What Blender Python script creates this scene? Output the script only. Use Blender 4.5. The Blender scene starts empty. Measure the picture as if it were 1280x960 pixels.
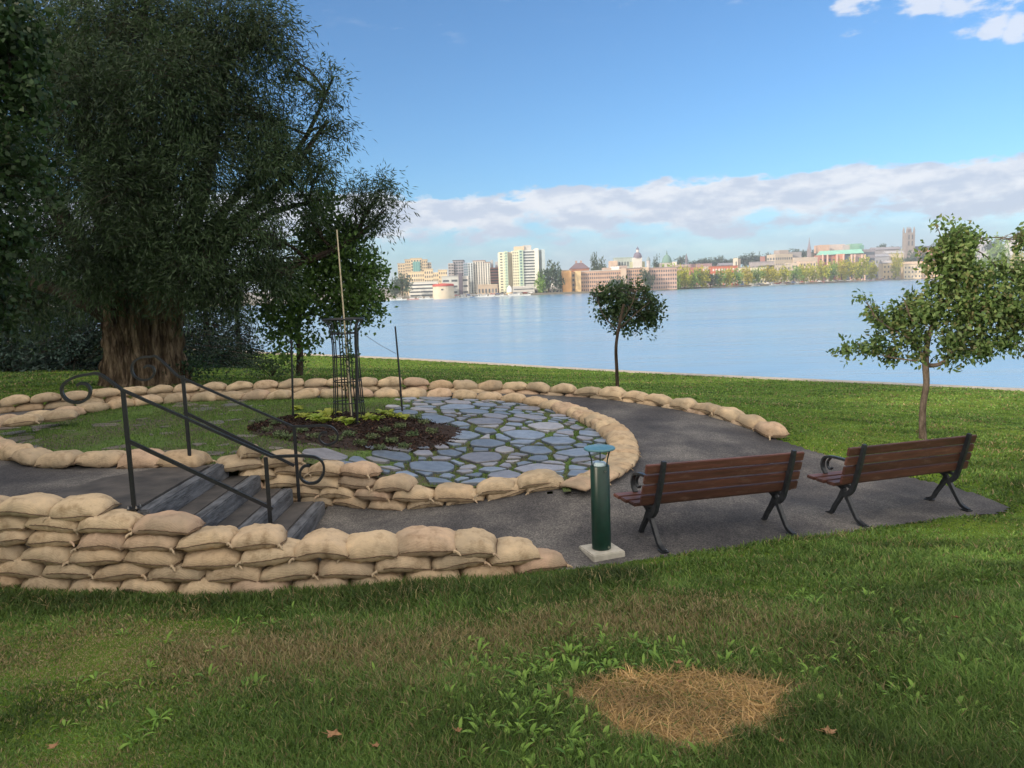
import bpy, bmesh, math, random
import numpy as np
from math import pi, sin, cos, tan, atan, atan2, sqrt, radians, hypot
from mathutils import Vector, Matrix
random.seed(7); RG = np.random.default_rng(11)
SC = bpy.context.scene; COL = SC.collection

# ------------------------------------------------------------------ camera model
F = 960.0; PITCH = atan(117/960.0); RHO = radians(-2.0); CZ = 1.67
a_ = pi/2-PITCH
RX = np.array([[1,0,0],[0,cos(a_),-sin(a_)],[0,sin(a_),cos(a_)]])
RZ = np.array([[cos(RHO),-sin(RHO),0],[sin(RHO),cos(RHO),0],[0,0,1]])
CM = RX@RZ; CP = np.array([0,0,CZ])
def ray(px, py): return CM@np.array([(px-640)/F, (480-py)/F, -1.0])
def at(px, py, z):
    d = ray(px, py); return CP+d*((z-CZ)/d[2])
def aty(px, py, Y):
    d = ray(px, py); return CP+d*(Y/d[1])
def atsurf(px, py, fn):
    z = -.2
    for _ in range(25):
        p = at(px, py, z); z = .5*z+.5*float(fn(p[0], p[1]))
    return at(px, py, z)
def atplane(px, py, p0, d2):
    d = ray(px, py); n = np.array([-d2[1], d2[0]])
    t = n@(np.array(p0[:2]))/(n@d[:2]); return CP+d*t

# ------------------------------------------------------------------ generic helpers
def tag(o, label=None, cat=None, group=None, kind=None):
    if label: o['label'] = label
    if cat: o['category'] = cat
    if group: o['group'] = group
    if kind: o['kind'] = kind
    return o
def empty(name, loc, rz=0):
    o = bpy.data.objects.new(name, None); COL.objects.link(o)
    o.location = loc; o.rotation_euler = (0, 0, rz); o.empty_display_size = .2
    return o
def thing(name, loc, label, cat, group=None, rz=0):
    return tag(empty(name, loc, rz), label, cat, group)
def kids(o): return [c for c in bpy.data.objects if c.parent == o]
def mesh_np(name, V, Fq, mat=None, smooth=False, col=None):
    """V (n,3), Fq list of (m,k) arrays of faces"""
    V = np.asarray(V, dtype=np.float32); me = bpy.data.meshes.new(name)
    me.vertices.add(len(V)); me.vertices.foreach_set('co', V.ravel())
    if not (isinstance(Fq, list) and isinstance(Fq[0], np.ndarray) and Fq[0].ndim == 2): Fq = [np.array(Fq)]
    Fq = [np.asarray(f, dtype=np.int32) for f in Fq if len(f)]
    nl = sum(f.size for f in Fq); npoly = sum(len(f) for f in Fq)
    me.loops.add(nl); me.loops.foreach_set('vertex_index', np.concatenate([f.ravel() for f in Fq]))
    st = []; k = 0
    for f in Fq:
        st.append(k+np.arange(len(f))*f.shape[1]); k += f.size
    me.polygons.add(npoly); me.polygons.foreach_set('loop_start', np.concatenate(st).astype(np.int32))
    if smooth: me.polygons.foreach_set('use_smooth', np.ones(npoly, dtype=bool))
    if col is not None:
        ca = me.color_attributes.new('Col', 'FLOAT_COLOR', 'POINT')
        c4 = np.ones((len(V), 4), dtype=np.float32); c4[:, :3] = col
        ca.data.foreach_set('color', c4.ravel())
    me.update(calc_edges=True); me.validate()
    if mat: me.materials.append(mat)
    return me
def obj(name, me, parent=None, loc=None):
    o = bpy.data.objects.new(name, me); COL.objects.link(o)
    if parent: o.parent = parent
    if loc is not None: o.location = loc
    return o
class MB:
    def __init__(s, org=(0,0,0)): s.v = []; s.f = []; s.o = np.array(org, float)
    def add(s, vs, fs):
        b = len(s.v); s.v += [tuple(v) for v in vs]; s.f += [tuple(i+b for i in f) for f in fs]
    def box(s, c, d, rz=0, taper=1.0, rx=0):
        cx, cy, cz = c; hx, hy, hz = d[0]/2, d[1]/2, d[2]/2; vs = []
        for z, t in ((-hz, 1), (hz, taper)):
            for x, y in ((-hx,-hy),(hx,-hy),(hx,hy),(-hx,hy)):
                X, Y, Z = x*t, y*t, z
                if rx: Y, Z = Y*cos(rx)-Z*sin(rx), Y*sin(rx)+Z*cos(rx)
                vs.append((cx+X*cos(rz)-Y*sin(rz), cy+X*sin(rz)+Y*cos(rz), cz+Z))
        s.add(vs, [(3,2,1,0),(4,5,6,7),(0,1,5,4),(1,2,6,5),(2,3,7,6),(3,0,4,7)])
    def tube(s, pts, r, n=8, caps=True, squash=None):
        pts = [Vector(p) for p in pts]; m = len(pts)
        rs = r if isinstance(r, (list, tuple)) else [r]*m
        up = None; vs = []
        for i, p in enumerate(pts):
            t = (pts[min(i+1, m-1)]-pts[max(i-1, 0)]).normalized()
            if up is None:
                up = Vector((0,0,1)) if abs(t.z) < .9 else Vector((1,0,0))
            u = (up-t*up.dot(t))
            if u.length < 1e-5: u = t.orthogonal()
            u.normalize(); w = t.cross(u); up = u
            for k in range(n):
                a = 2*pi*k/n
                q = squash if squash else (1, 1)
                vs.append(p+(u*cos(a)*q[0]+w*sin(a)*q[1])*rs[i])
        fs = []
        for i in range(m-1):
            for k in range(n):
                k2 = (k+1) % n; fs.append((i*n+k, (i+1)*n+k, (i+1)*n+k2, i*n+k2))
        if caps: fs += [tuple(range(n)), tuple(reversed(range((m-1)*n, m*n)))]
        s.add(vs, fs)
    def lathe(s, c, prof, n=24, sy=1.0):
        vs = []; m = len(prof)
        for r, z in prof:
            for k in range(n):
                a = 2*pi*k/n; vs.append((c[0]+r*cos(a), c[1]+sy*r*sin(a), c[2]+z))
        fs = [(i*n+k, i*n+(k+1)%n, (i+1)*n+(k+1)%n, (i+1)*n+k) for i in range(m-1) for k in range(n)]
        fs += [tuple(reversed(range(n))), tuple(range((m-1)*n, m*n))]
        s.add(vs, fs)
    def prism(s, poly, z0, z1):
        n = len(poly); vs = [(x, y, z0) for x, y in poly]+[(x, y, z1) for x, y in poly]
        s.add(vs, [tuple(reversed(range(n))), tuple(range(n, 2*n))]+[(i, (i+1)%n, n+(i+1)%n, n+i) for i in range(n)])
    def build(s, name, mat, parent=None, smooth=False, bevel=0, loc=None):
        me = bpy.data.meshes.new(name)
        me.from_pydata([(v[0]-s.o[0], v[1]-s.o[1], v[2]-s.o[2]) for v in s.v], [], s.f)
        me.materials.append(mat)
        if bevel:
            bm = bmesh.new(); bm.from_mesh(me)
            bmesh.ops.bevel(bm, geom=[e for e in bm.edges if e.is_manifold and e.calc_face_angle(0) > .6], offset=bevel, segments=2, affect='EDGES')
            bm.to_mesh(me); bm.free()
        if smooth:
            me.polygons.foreach_set('use_smooth', [True]*len(me.polygons))
            if hasattr(me, 'set_sharp_from_angle'): me.set_sharp_from_angle(angle=.7)
        me.update()
        return obj(name, me, parent, loc)
def copy_tree(o, parent=None):
    c = o.copy(); COL.objects.link(c)
    if parent: c.parent = parent
    for ch in kids(o): copy_tree(ch, c)
    return c
ORD = ['first','second','third','fourth','fifth','sixth','seventh','eighth','ninth','tenth','eleventh','twelfth','thirteenth','fourteenth','fifteenth','sixteenth','seventeenth','eighteenth','nineteenth','twentieth']
def ordw(i):
    if i < 20: return ORD[i]
    t = ['twenty','thirty','forty','fifty','sixty'][(i+1)//10-2]; u = (i+1) % 10
    return (t[:-1]+'ieth') if u == 0 else t+'-'+ORD[u-1]

# ------------------------------------------------------------------ materials
def new_mat(name):
    m = bpy.data.materials.new(name); m.use_nodes = True; nt = m.node_tree
    return m, nt, nt.nodes['Principled BSDF']
def N(nt, t, **kw):
    n = nt.nodes.new(t)
    for k, v in kw.items():
        if k.startswith('i_'): n.inputs[k[2:].replace('_', ' ')].default_value = v
        else: setattr(n, k, v)
    return n
def c4(c): return (c[0], c[1], c[2], 1)
def coords(nt, kind='Object', scale=(1,1,1)):
    tc = N(nt, 'ShaderNodeTexCoord'); mp = N(nt, 'ShaderNodeMapping'); mp.inputs['Scale'].default_value = scale
    nt.links.new(tc.outputs[kind], mp.inputs['Vector']); return mp.outputs['Vector']
def ramp(nt, src, stops):
    r = N(nt, 'ShaderNodeValToRGB'); e = r.color_ramp.elements
    while len(e) < len(stops): e.new(.5)
    for i, (p, c) in enumerate(stops): e[i].position = p; e[i].color = c4(c)
    nt.links.new(src, r.inputs['Fac']); return r.outputs['Color']
def mixc(nt, fac, a, b, mode='MIX'):
    m = N(nt, 'ShaderNodeMix', data_type='RGBA', blend_type=mode)
    for s, v in ((m.inputs[0], fac), (m.inputs[6], a), (m.inputs[7], b)):
        if isinstance(v, bpy.types.NodeSocket): nt.links.new(v, s)
        elif isinstance(v, (int, float)): s.default_value = v
        else: s.default_value = c4(v)
    return m.outputs[2]
def noise(nt, vec, scale, detail=4, rough=.55, out='Fac'):
    n = N(nt, 'ShaderNodeTexNoise'); n.inputs['Scale'].default_value = scale; n.inputs['Detail'].default_value = detail
    n.inputs['Roughness'].default_value = rough
    if vec is not None: nt.links.new(vec, n.inputs['Vector'])
    return n.outputs[out]
def bump(nt, bsdf, h, strength=.3, dist=.01, prev=None):
    b = N(nt, 'ShaderNodeBump'); b.inputs['Strength'].default_value = strength; b.inputs['Distance'].default_value = dist
    nt.links.new(h, b.inputs['Height'])
    if prev is not None: nt.links.new(prev, b.inputs['Normal'])
    nt.links.new(b.outputs[0], bsdf.inputs['Normal']); return b.outputs[0]
def simple(name, c1, c2=None, sc=5, rough=.7, bs=0, bd=.01, metal=0, kind='Object', detail=5, spec=None, bsc=None, vary=0, mscale=(1,1,1)):
    m, nt, b = new_mat(name); b.inputs['Roughness'].default_value = rough; b.inputs['Metallic'].default_value = metal
    if spec is not None: b.inputs['Specular IOR Level'].default_value = spec
    v = coords(nt, kind, mscale); nz = noise(nt, v, sc, detail)
    col = ramp(nt, nz, [(.35, c1), (.65, c2 or c1)])
    if vary:
        oi = N(nt, 'ShaderNodeObjectInfo'); mr = N(nt, 'ShaderNodeMapRange'); mr.inputs['To Min'].default_value = 1-vary; mr.inputs['To Max'].default_value = 1+vary
        nt.links.new(oi.outputs['Random'], mr.inputs['Value'])
        hsv = N(nt, 'ShaderNodeHueSaturation'); nt.links.new(mr.outputs[0], hsv.inputs['Value']); nt.links.new(col, hsv.inputs['Color']); col = hsv.outputs[0]
    nt.links.new(col, b.inputs['Base Color'])
    if bs: bump(nt, b, noise(nt, v, bsc or sc*3, 6), bs, bd)
    return m
def leafmat(name, c1, c2, trans=.35, rough=.5, vary=.35, c3=None, bias=.5):
    m, nt, b = new_mat(name); g = N(nt, 'ShaderNodeNewGeometry')
    col = ramp(nt, g.outputs['Random Per Island'], [(0, c1), (.8, c2)]+([(.97, c3)] if c3 else []))
    nz = noise(nt, coords(nt, 'Object'), .9, 3)
    mr = N(nt, 'ShaderNodeMapRange'); mr.inputs['From Min'].default_value = .3; mr.inputs['From Max'].default_value = .7
    mr.inputs['To Min'].default_value = 1-vary; mr.inputs['To Max'].default_value = 1+vary; nt.links.new(nz, mr.inputs['Value'])
    oi = N(nt, 'ShaderNodeObjectInfo'); m2 = N(nt, 'ShaderNodeMapRange'); m2.inputs['To Min'].default_value = .485; m2.inputs['To Max'].default_value = .515
    nt.links.new(oi.outputs['Random'], m2.inputs['Value'])
    hsv = N(nt, 'ShaderNodeHueSaturation'); nt.links.new(mr.outputs[0], hsv.inputs['Value']); nt.links.new(m2.outputs[0], hsv.inputs['Hue']); nt.links.new(col, hsv.inputs['Color'])
    nt.links.new(hsv.outputs[0], b.inputs['Base Color']); b.inputs['Roughness'].default_value = rough
    b.inputs['Specular IOR Level'].default_value = .3
    tr = N(nt, 'ShaderNodeBsdfTranslucent'); nt.links.new(hsv.outputs[0], tr.inputs['Color'])
    mx = N(nt, 'ShaderNodeMixShader'); mx.inputs[0].default_value = trans
    nt.links.new(b.outputs[0], mx.inputs[1]); nt.links.new(tr.outputs[0], mx.inputs[2])
    nt.links.new(mx.outputs[0], nt.nodes['Material Output'].inputs['Surface'])
    return m
def attrmat(name, rough=.7, trans=0, spec=.3, bs=0):
    m, nt, b = new_mat(name); a = N(nt, 'ShaderNodeVertexColor', layer_name='Col')
    col = a.outputs[0]
    if bs:
        v = coords(nt); n_ = noise(nt, v, 9, 6, .65)
        col = mixc(nt, .75, col, ramp(nt, n_, [(.3, (.55,.55,.55)), (.7, (1.25,1.25,1.25))]), 'MULTIPLY'); bump(nt, b, n_, bs, .012)
    nt.links.new(col, b.inputs['Base Color']); b.inputs['Roughness'].default_value = rough; b.inputs['Specular IOR Level'].default_value = spec
    if trans:
        tr = N(nt, 'ShaderNodeBsdfTranslucent'); nt.links.new(col, tr.inputs['Color'])
        mx = N(nt, 'ShaderNodeMixShader'); mx.inputs[0].default_value = trans
        nt.links.new(b.outputs[0], mx.inputs[1]); nt.links.new(tr.outputs[0], mx.inputs[2]); nt.links.new(mx.outputs[0], nt.nodes['Material Output'].inputs['Surface'])
    return m

def burlap_mat():
    m, nt, b = new_mat('burlap'); v = coords(nt); oi = N(nt, 'ShaderNodeObjectInfo')
    add = N(nt, 'ShaderNodeVectorMath', operation='ADD'); mul = N(nt, 'ShaderNodeMath', operation='MULTIPLY'); mul.inputs[1].default_value = 37
    nt.links.new(oi.outputs['Random'], mul.inputs[0]); nt.links.new(v, add.inputs[0]); nt.links.new(mul.outputs[0], add.inputs[1]); v2 = add.outputs[0]
    base = ramp(nt, oi.outputs['Random'], [(0, (.47,.345,.225)), (.3, (.58,.45,.30)), (.6, (.43,.34,.235)), (.8, (.55,.42,.285)), (1, (.49,.345,.25))])
    n1 = noise(nt, v2, 8, 8, .68)
    col = mixc(nt, .85, base, ramp(nt, n1, [(.3, (.50,.45,.38)), (.48, (.96,.95,.94)), (.7, (1.2,1.16,1.10))]), 'MULTIPLY')
    n4 = noise(nt, v2, 2.3, 3, .5)
    col = mixc(nt, ramp(nt, n4, [(.50, (0,0,0)), (.66, (.6,.6,.6))]), col, (.30,.25,.18))
    w1 = N(nt, 'ShaderNodeTexWave', wave_type='BANDS', bands_direction='X'); w1.inputs['Scale'].default_value = 55; w1.inputs['Distortion'].default_value = 1.5
    w2 = N(nt, 'ShaderNodeTexWave', wave_type='BANDS', bands_direction='Y'); w2.inputs['Scale'].default_value = 55; w2.inputs['Distortion'].default_value = 1.5
    for w in (w1, w2): nt.links.new(v, w.inputs['Vector'])
    mm = N(nt, 'ShaderNodeMath', operation='ADD'); nt.links.new(w1.outputs['Fac'], mm.inputs[0]); nt.links.new(w2.outputs['Fac'], mm.inputs[1])
    col = mixc(nt, .3, col, ramp(nt, mm.outputs[0], [(.2, (.7,.7,.7)), (1, (1.1,1.1,1.1))]), 'MULTIPLY')
    nt.links.new(col, b.inputs['Base Color']); b.inputs['Roughness'].default_value = .95; b.inputs['Specular IOR Level'].default_value = .1
    p = bump(nt, b, noise(nt, v2, 11, 6, .62), .8, .022); bump(nt, b, mm.outputs[0], .5, .002, p)
    return m
def ground_mat():
    m, nt, b = new_mat('lawn_soil'); v = coords(nt)
    n1 = noise(nt, v, .35, 5, .6); n2 = noise(nt, v, 6, 6, .7); n3 = noise(nt, v, 60, 4, .7)
    c = ramp(nt, n1, [(.3, (.080,.140,.020)), (.5, (.112,.180,.026)), (.7, (.150,.205,.036))])
    c = mixc(nt, .75, c, ramp(nt, n2, [(.3, (.55,.6,.5)), (.7, (1.35,1.3,1.2))]), 'MULTIPLY')
    c = mixc(nt, .6, c, ramp(nt, n3, [(.3, (.5,.5,.5)), (.7, (1.5,1.5,1.4))]), 'MULTIPLY')
    nt.links.new(c, b.inputs['Base Color']); b.inputs['Roughness'].default_value = 1; b.inputs['Specular IOR Level'].default_value = .05
    bump(nt, b, n3, .6, .03); return m
def asphalt_mat():
    m, nt, b = new_mat('asphalt'); v = coords(nt)
    n1 = noise(nt, v, 1.1, 6, .6); n2 = noise(nt, v, 70, 3, .7)
    vo = N(nt, 'ShaderNodeTexVoronoi'); vo.inputs['Scale'].default_value = 95; nt.links.new(v, vo.inputs['Vector'])
    c = ramp(nt, n1, [(.33, (.045,.043,.046)), (.48, (.078,.074,.074)), (.64, (.150,.140,.130))])
    c = mixc(nt, .8, c, ramp(nt, vo.outputs['Color'], [(.15, (.45,.45,.47)), (.6, (1,1,1)), (.9, (1.6,1.55,1.5))]), 'MULTIPLY')
    c = mixc(nt, .4, c, ramp(nt, n2, [(.3, (.6,.6,.6)), (.7, (1.4,1.4,1.4))]), 'MULTIPLY')
    nt.links.new(c, b.inputs['Base Color']); b.inputs['Roughness'].default_value = .85; b.inputs['Specular IOR Level'].default_value = .3
    p = bump(nt, b, vo.outputs['Distance'], .6, .004); bump(nt, b, n1, .5, .03, p); return m
def moss_mat():
    m, nt, b = new_mat('moss_joints'); v = coords(nt)
    n1 = noise(nt, v, .9, 6, .65); n2 = noise(nt, v, 14, 6, .7)
    c = ramp(nt, n1, [(.38, (.065,.052,.040)), (.48, (.075,.075,.030)), (.56, (.070,.120,.020)), (.75, (.100,.165,.028))])
    c = mixc(nt, .7, c, ramp(nt, n2, [(.3, (.5,.5,.5)), (.7, (1.5,1.5,1.4))]), 'MULTIPLY')
    nt.links.new(c, b.inputs['Base Color']); b.inputs['Roughness'].default_value = .95
    bump(nt, b, n2, .7, .02); return m
def bark_mat(name, c1, c2, c3, sc=6, zs=.25, bs=1, bd=.05):
    m, nt, b = new_mat(name); v = coords(nt, 'Object', (1, 1, zs))
    n1 = noise(nt, v, sc, 7, .65); n2 = noise(nt, v, sc*5, 5, .7)
    c = ramp(nt, n1, [(.35, c1), (.5, c2), (.66, c3)])
    c = mixc(nt, .5, c, ramp(nt, n2, [(.3, (.55,.55,.55)), (.7, (1.3,1.3,1.3))]), 'MULTIPLY')
    nt.links.new(c, b.inputs['Base Color']); b.inputs['Roughness'].default_value = .95; b.inputs['Specular IOR Level'].default_value = .1
    bump(nt, b, n1, bs, bd); return m
def water_mat():
    m, nt, b = new_mat('harbour_water'); v = coords(nt, 'Object', (1, 1, 1))
    b.inputs['Base Color'].default_value = (.17,.30,.44,1); b.inputs['Roughness'].default_value = .12
    b.inputs['IOR'].default_value = 1.33
    v2 = coords(nt, 'Object', (.35, 1, 1)); n1 = noise(nt, v2, 1.6, 4, .6); v3 = coords(nt, 'Object', (.03, .12, 1)); n2 = noise(nt, v3, .5, 4, .6)
    p = bump(nt, b, n1, .35, .08)
    b2 = bump(nt, b, n2, .4, .8, p)
    r = N(nt, 'ShaderNodeMapRange'); r.inputs['To Min'].default_value = .08; r.inputs['To Max'].default_value = .3
    nt.links.new(n2, r.inputs['Value']); nt.links.new(r.outputs[0], b.inputs['Roughness'])
    return m
def wood_mat():
    m, nt, b = new_mat('stained_wood'); v = coords(nt, 'Object', (1.2, 14, 14)); n1 = noise(nt, v, 3, 6, .6)
    c = ramp(nt, n1, [(.3, (.050,.021,.015)), (.55, (.092,.036,.025)), (.75, (.135,.056,.040))])
    oi = N(nt, 'ShaderNodeObjectInfo'); mr = N(nt, 'ShaderNodeMapRange'); mr.inputs['To Min'].default_value = .7; mr.inputs['To Max'].default_value = 1.35; nt.links.new(oi.outputs['Random'], mr.inputs[0])
    hs = N(nt, 'ShaderNodeHueSaturation'); nt.links.new(mr.outputs[0], hs.inputs['Value']); nt.links.new(c, hs.inputs['Color'])
    wn = noise(nt, coords(nt, 'Object', (2, 6, 6)), 2.2, 5, .7); cc = mixc(nt, ramp(nt, wn, [(.55, (0,0,0)), (.75, (.5,.5,.5))]), hs.outputs[0], (.20,.13,.10))
    nt.links.new(cc, b.inputs['Base Color']); b.inputs['Roughness'].default_value = .5; bump(nt, b, n1, .4, .004); return m
M = dict(
 burlap=burlap_mat(), lawn=ground_mat(), asphalt=asphalt_mat(), moss=moss_mat(), water=water_mat(), wood=wood_mat(),
 seam=simple('burlap_seam', (.10,.065,.04), (.19,.13,.08), 60, .95),
 iron=simple('black_painted_iron', (.008,.009,.011), (.016,.017,.020), 30, .38, .15, .002),
 castiron=simple('cast_iron_paint', (.012,.015,.019), (.026,.030,.036), 25, .42, .3, .003),
 bolt=simple('steel_bolt', (.55,.56,.58), None, 5, .3, metal=1),
 green=simple('green_enamel', (.002,.021,.014), (.003,.032,.021), 12, .38, .06, .002),
 greencap=simple('cap_enamel', (.05,.14,.17), (.07,.18,.22), 12, .3),
 concrete=simple('concrete', (.36,.34,.29), (.50,.47,.41), 14, .9, .5, .006),
 coping=simple('shore_coping', (.30,.27,.23), (.42,.38,.33), 3, .9),
 timber=simple('weathered_timber', (.042,.045,.052), (.135,.142,.158), 7, .8, .8, .02, mscale=(3,.6,3)),
 slab=simple('slate_slab', (.030,.028,.028), (.085,.075,.068), 3.5, .65, .4, .01),
 stone=attrmat('flagstone', .42, bs=.35, spec=.55), brick=attrmat('edging_block', .85, bs=.5),
 mulch=simple('bark_mulch', (.012,.007,.005), (.040,.021,.015), 22, .95, 1, .03, bsc=40),
 willowbark=bark_mat('willow_bark', (.022,.015,.010), (.13,.092,.060), (.38,.29,.20), 8, .17, 1, .10),
 bark=bark_mat('young_bark', (.06,.045,.035), (.13,.10,.08), (.20,.16,.13), 14, .4, .8, .01),
 darkbark=bark_mat('dark_bark', (.02,.015,.012), (.05,.038,.03), (.09,.07,.055), 6, .3, .8, .03),
 willow=leafmat('willow_leaf', (.016,.042,.015), (.050,.090,.036), .3, .5, .35),
 maple=leafmat('maple_leaf', (.055,.120,.026), (.120,.210,.050), .4, .5, .3),
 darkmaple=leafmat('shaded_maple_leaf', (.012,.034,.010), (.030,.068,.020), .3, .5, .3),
 young=leafmat('young_tree_leaf', (.065,.135,.040), (.180,.270,.090), .35, .45, .3, (.20,.19,.09)),
 midleaf=leafmat('round_tree_leaf', (.032,.068,.026), (.085,.135,.050), .3, .5, .3),
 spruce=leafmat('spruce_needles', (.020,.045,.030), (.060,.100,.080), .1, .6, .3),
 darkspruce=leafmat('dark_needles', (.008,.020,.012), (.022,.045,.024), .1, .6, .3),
 fargreen=leafmat('far_tree_leaf', (.16,.28,.05), (.30,.44,.10), .3, .8, .25),
 faryellow=leafmat('far_autumn_leaf', (.30,.34,.04), (.58,.52,.07), .3, .8, .25),
 fardark=leafmat('far_dark_leaf', (.07,.11,.075), (.12,.17,.11), .3, .8, .25),
 grass=attrmat('grass_blades', .55, .35, .25), hosta=leafmat('hosta_leaf', (.22,.30,.035), (.42,.48,.09), .4, .45, .15),
 weed=leafmat('weed_leaf', (.100,.215,.030), (.240,.400,.070), .4, .4, .2),
 pinkleaf=leafmat('ground_plant_leaf', (.07,.12,.04), (.20,.24,.12), .3, .5, .3),
 deadleaf=simple('dead_leaf', (.20,.10,.045), (.38,.22,.11), 30, .8),
 stake=simple('bamboo_stake', (.42,.35,.22), (.60,.52,.36), 20, .7),
 wire=simple('wire', (.05,.05,.05), None, 5, .5), lens=simple('frosted_lens', (.42,.55,.62), (.5,.62,.68), 5, .2),
)

# ------------------------------------------------------------------ heights
WZ = -3.4                                              # water level
def tps(pts):
    P = np.array(pts, float); X = P[:, :2]; n = len(P)
    def U(r): return np.where(r > 1e-9, r*r*np.log(np.maximum(r, 1e-9)), 0)
    K = U(np.linalg.norm(X[:, None]-X[None], axis=2))+np.eye(n)*.02
    Pm = np.c_[np.ones(n), X]; A = np.zeros((n+3, n+3)); A[:n, :n] = K; A[:n, n:] = Pm; A[n:, :n] = Pm.T
    w = np.linalg.solve(A, np.r_[P[:, 2], 0, 0, 0])
    def f(x, y):
        x = np.asarray(x, float); y = np.asarray(y, float); sh = x.shape; q = np.c_[x.ravel(), y.ravel()]
        out = np.zeros(len(q))
        for i in range(0, len(q), 200000):
            qq = q[i:i+200000]; r = np.linalg.norm(qq[:, None]-X[None], axis=2)
            out[i:i+200000] = U(r)@w[:n]+w[n]+qq@w[n+1:]
        return out.reshape(sh)
    return f
def sstep(t): t = np.clip(t, 0, 1); return t*t*(3-2*t)
def patz(x, y):
    x = np.asarray(x, float); y = np.asarray(y, float); w = sstep((11.6-y)/3.0)
    return -(.35*sstep((x+3.2)/2.6)*w+.075*np.maximum(0, x+3.0)*(1-w))
pathpts = [(-2,7.4,-.6),(-2,6.4,-.6),(-1.2,6.3,-.61),(.45,6.4,-.62),(.75,6.4,-.62),(2.0,6.9,-.65),(3.2,7.2,-.70),(4.8,7.8,-.74),(5.6,8.3,-.76),(3.0,8.4,-.66),(4.6,9.2,-.72),
 (1.45,9.2,-.385),(1.3,10.3,-.37),(.9,7.95,-.375),(1.2,8.1,-.385),(.6,7.8,-.37),(.4,7.45,-.44),(-.5,7.45,-.52),(-1.2,7.6,-.58),(2.3,9.6,-.42),(3.4,9.8,-.52),(2.6,11.2,-.36),(1.3,12.7,-.25),(.6,11.9,-.3),(-.5,12.9,-.2),(-.6,13.8,-.13),(-3,13.6,-.02),(-3,14.4,0),(-7,13.6,0),(-7,12,0),(-12,11.5,0),(-12,13,0),(-1.9,12.8,-.08)]
pathz = tps(pathpts)
E2 = [(0,0,0),(0,2.5,-.005),(-2,2.2,0),(2.2,2.6,-.02),(0,-6,.1),(-8,-4,.15),(8,-4,.05),(-4,4,-.22),(0,4.2,-.26),(4,4.5,-.25),(8,5,-.45),
 (-5.6,5.6,-.52),(-4.15,5.8,-.56),(-2.78,5.6,-.58),(-1.55,5.6,-.60),(.1,5.9,-.62),(.75,6.2,-.62),(1.25,6.35,-.63),(2.7,6.8,-.67),(4.9,7.5,-.74),(6.2,8.2,-.78),
 (3.9,10.6,-.55),(4.8,10.2,-.70),(6.6,12.2,-.93),(9,12,-1.05),(3.4,12.6,-.55),(2.4,13.6,-.42),(.6,14.7,-.25),(-2,15,-.12),(-4.5,14.9,-.05),(-8,16.5,-.1),(-9.5,14.6,0),(-13,14,.05),
 (2.68,19.4,-.93),(-7,22,-.5),(-14,24,-.35),(-5,28,-1.1),(10,20,-1.7),(3,30,-2.0),(-10,36,-1.7),(-20,38,-1.4),(-30,30,-.8),(-45,40,-1.0),(-14,50,-2.6),(16,24,-2.2),
 (20.7,30,-3.0),(6.7,41.5,-3.0),(-8.3,55.5,-3.05),(-22,67,-3.05),(30,15,-2.6),(25,5,-1.6),(14,12,-1.5),(40,-5,-2.0),(-40,84,-3.0),(12,-14,0),(-12,-14,.2),(-20,4,.1),(-20,0,.15),(-28,-10,.2)]
lawnz0 = tps(E2)
SH = np.array([(60.,-2.),(40,14.),(20.73,30.8),(6.7,42.5),(-8.27,56.9),(-22,68.4),(-45,88),(-110,140)])   # shoreline
def shore_d(x, y):            # signed distance to the shoreline, + on land
    x = np.asarray(x, float); y = np.asarray(y, float); best = np.full(x.shape, 1e9); sg = np.ones(x.shape)
    for a, b in zip(SH[:-1], SH[1:]):
        d = b-a; L = np.hypot(*d); t = np.clip(((x-a[0])*d[0]+(y-a[1])*d[1])/L/L, 0, 1)
        dd = np.hypot(x-a[0]-t*d[0], y-a[1]-t*d[1]); s = np.sign(d[0]*(y-a[1])-d[1]*(x-a[0]))
        m = dd < best; best = np.where(m, dd, best); sg = np.where(m, s, sg)
    return best*sg
def inpoly(x, y, poly):
    x = np.asarray(x, float); y = np.asarray(y, float); c = np.zeros(x.shape, bool); n = len(poly); j = n-1
    for i in range(n):
        xi, yi = poly[i]; xj, yj = poly[j]
        if yi != yj: c ^= ((yi > y) != (yj > y)) & (x < (xj-xi)*(y-yi)/(yj-yi)+xi)
        j = i
    return c
def polyd(x, y, poly):
    x = np.asarray(x, float); y = np.asarray(y, float); best = np.full(x.shape, 1e9); n = len(poly)
    for i in range(n):
        a = np.array(poly[i]); b = np.array(poly[(i+1) % n]); d = b-a; L2 = d@d+1e-12
        t = np.clip(((x-a[0])*d[0]+(y-a[1])*d[1])/L2, 0, 1); best = np.minimum(best, np.hypot(x-a[0]-t*d[0], y-a[1]-t*d[1]))
    return best
def smooth_poly(P, n=4, closed=False):
    P = [np.array(p, float) for p in P]; out = []; m = len(P)
    for i in range(m if closed else m-1):
        p0, p1, p2, p3 = (P[(i+k) % m] if closed else P[min(max(i+k, 0), m-1)] for k in (-1, 0, 1, 2))
        for j in range(n):
            t = j/n; out.append(.5*((2*p1)+(-p0+p2)*t+(2*p0-5*p1+4*p2-p3)*t*t+(-p0+3*p1-3*p2+p3)*t**3))
    if not closed: out.append(P[-1])
    return out
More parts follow.
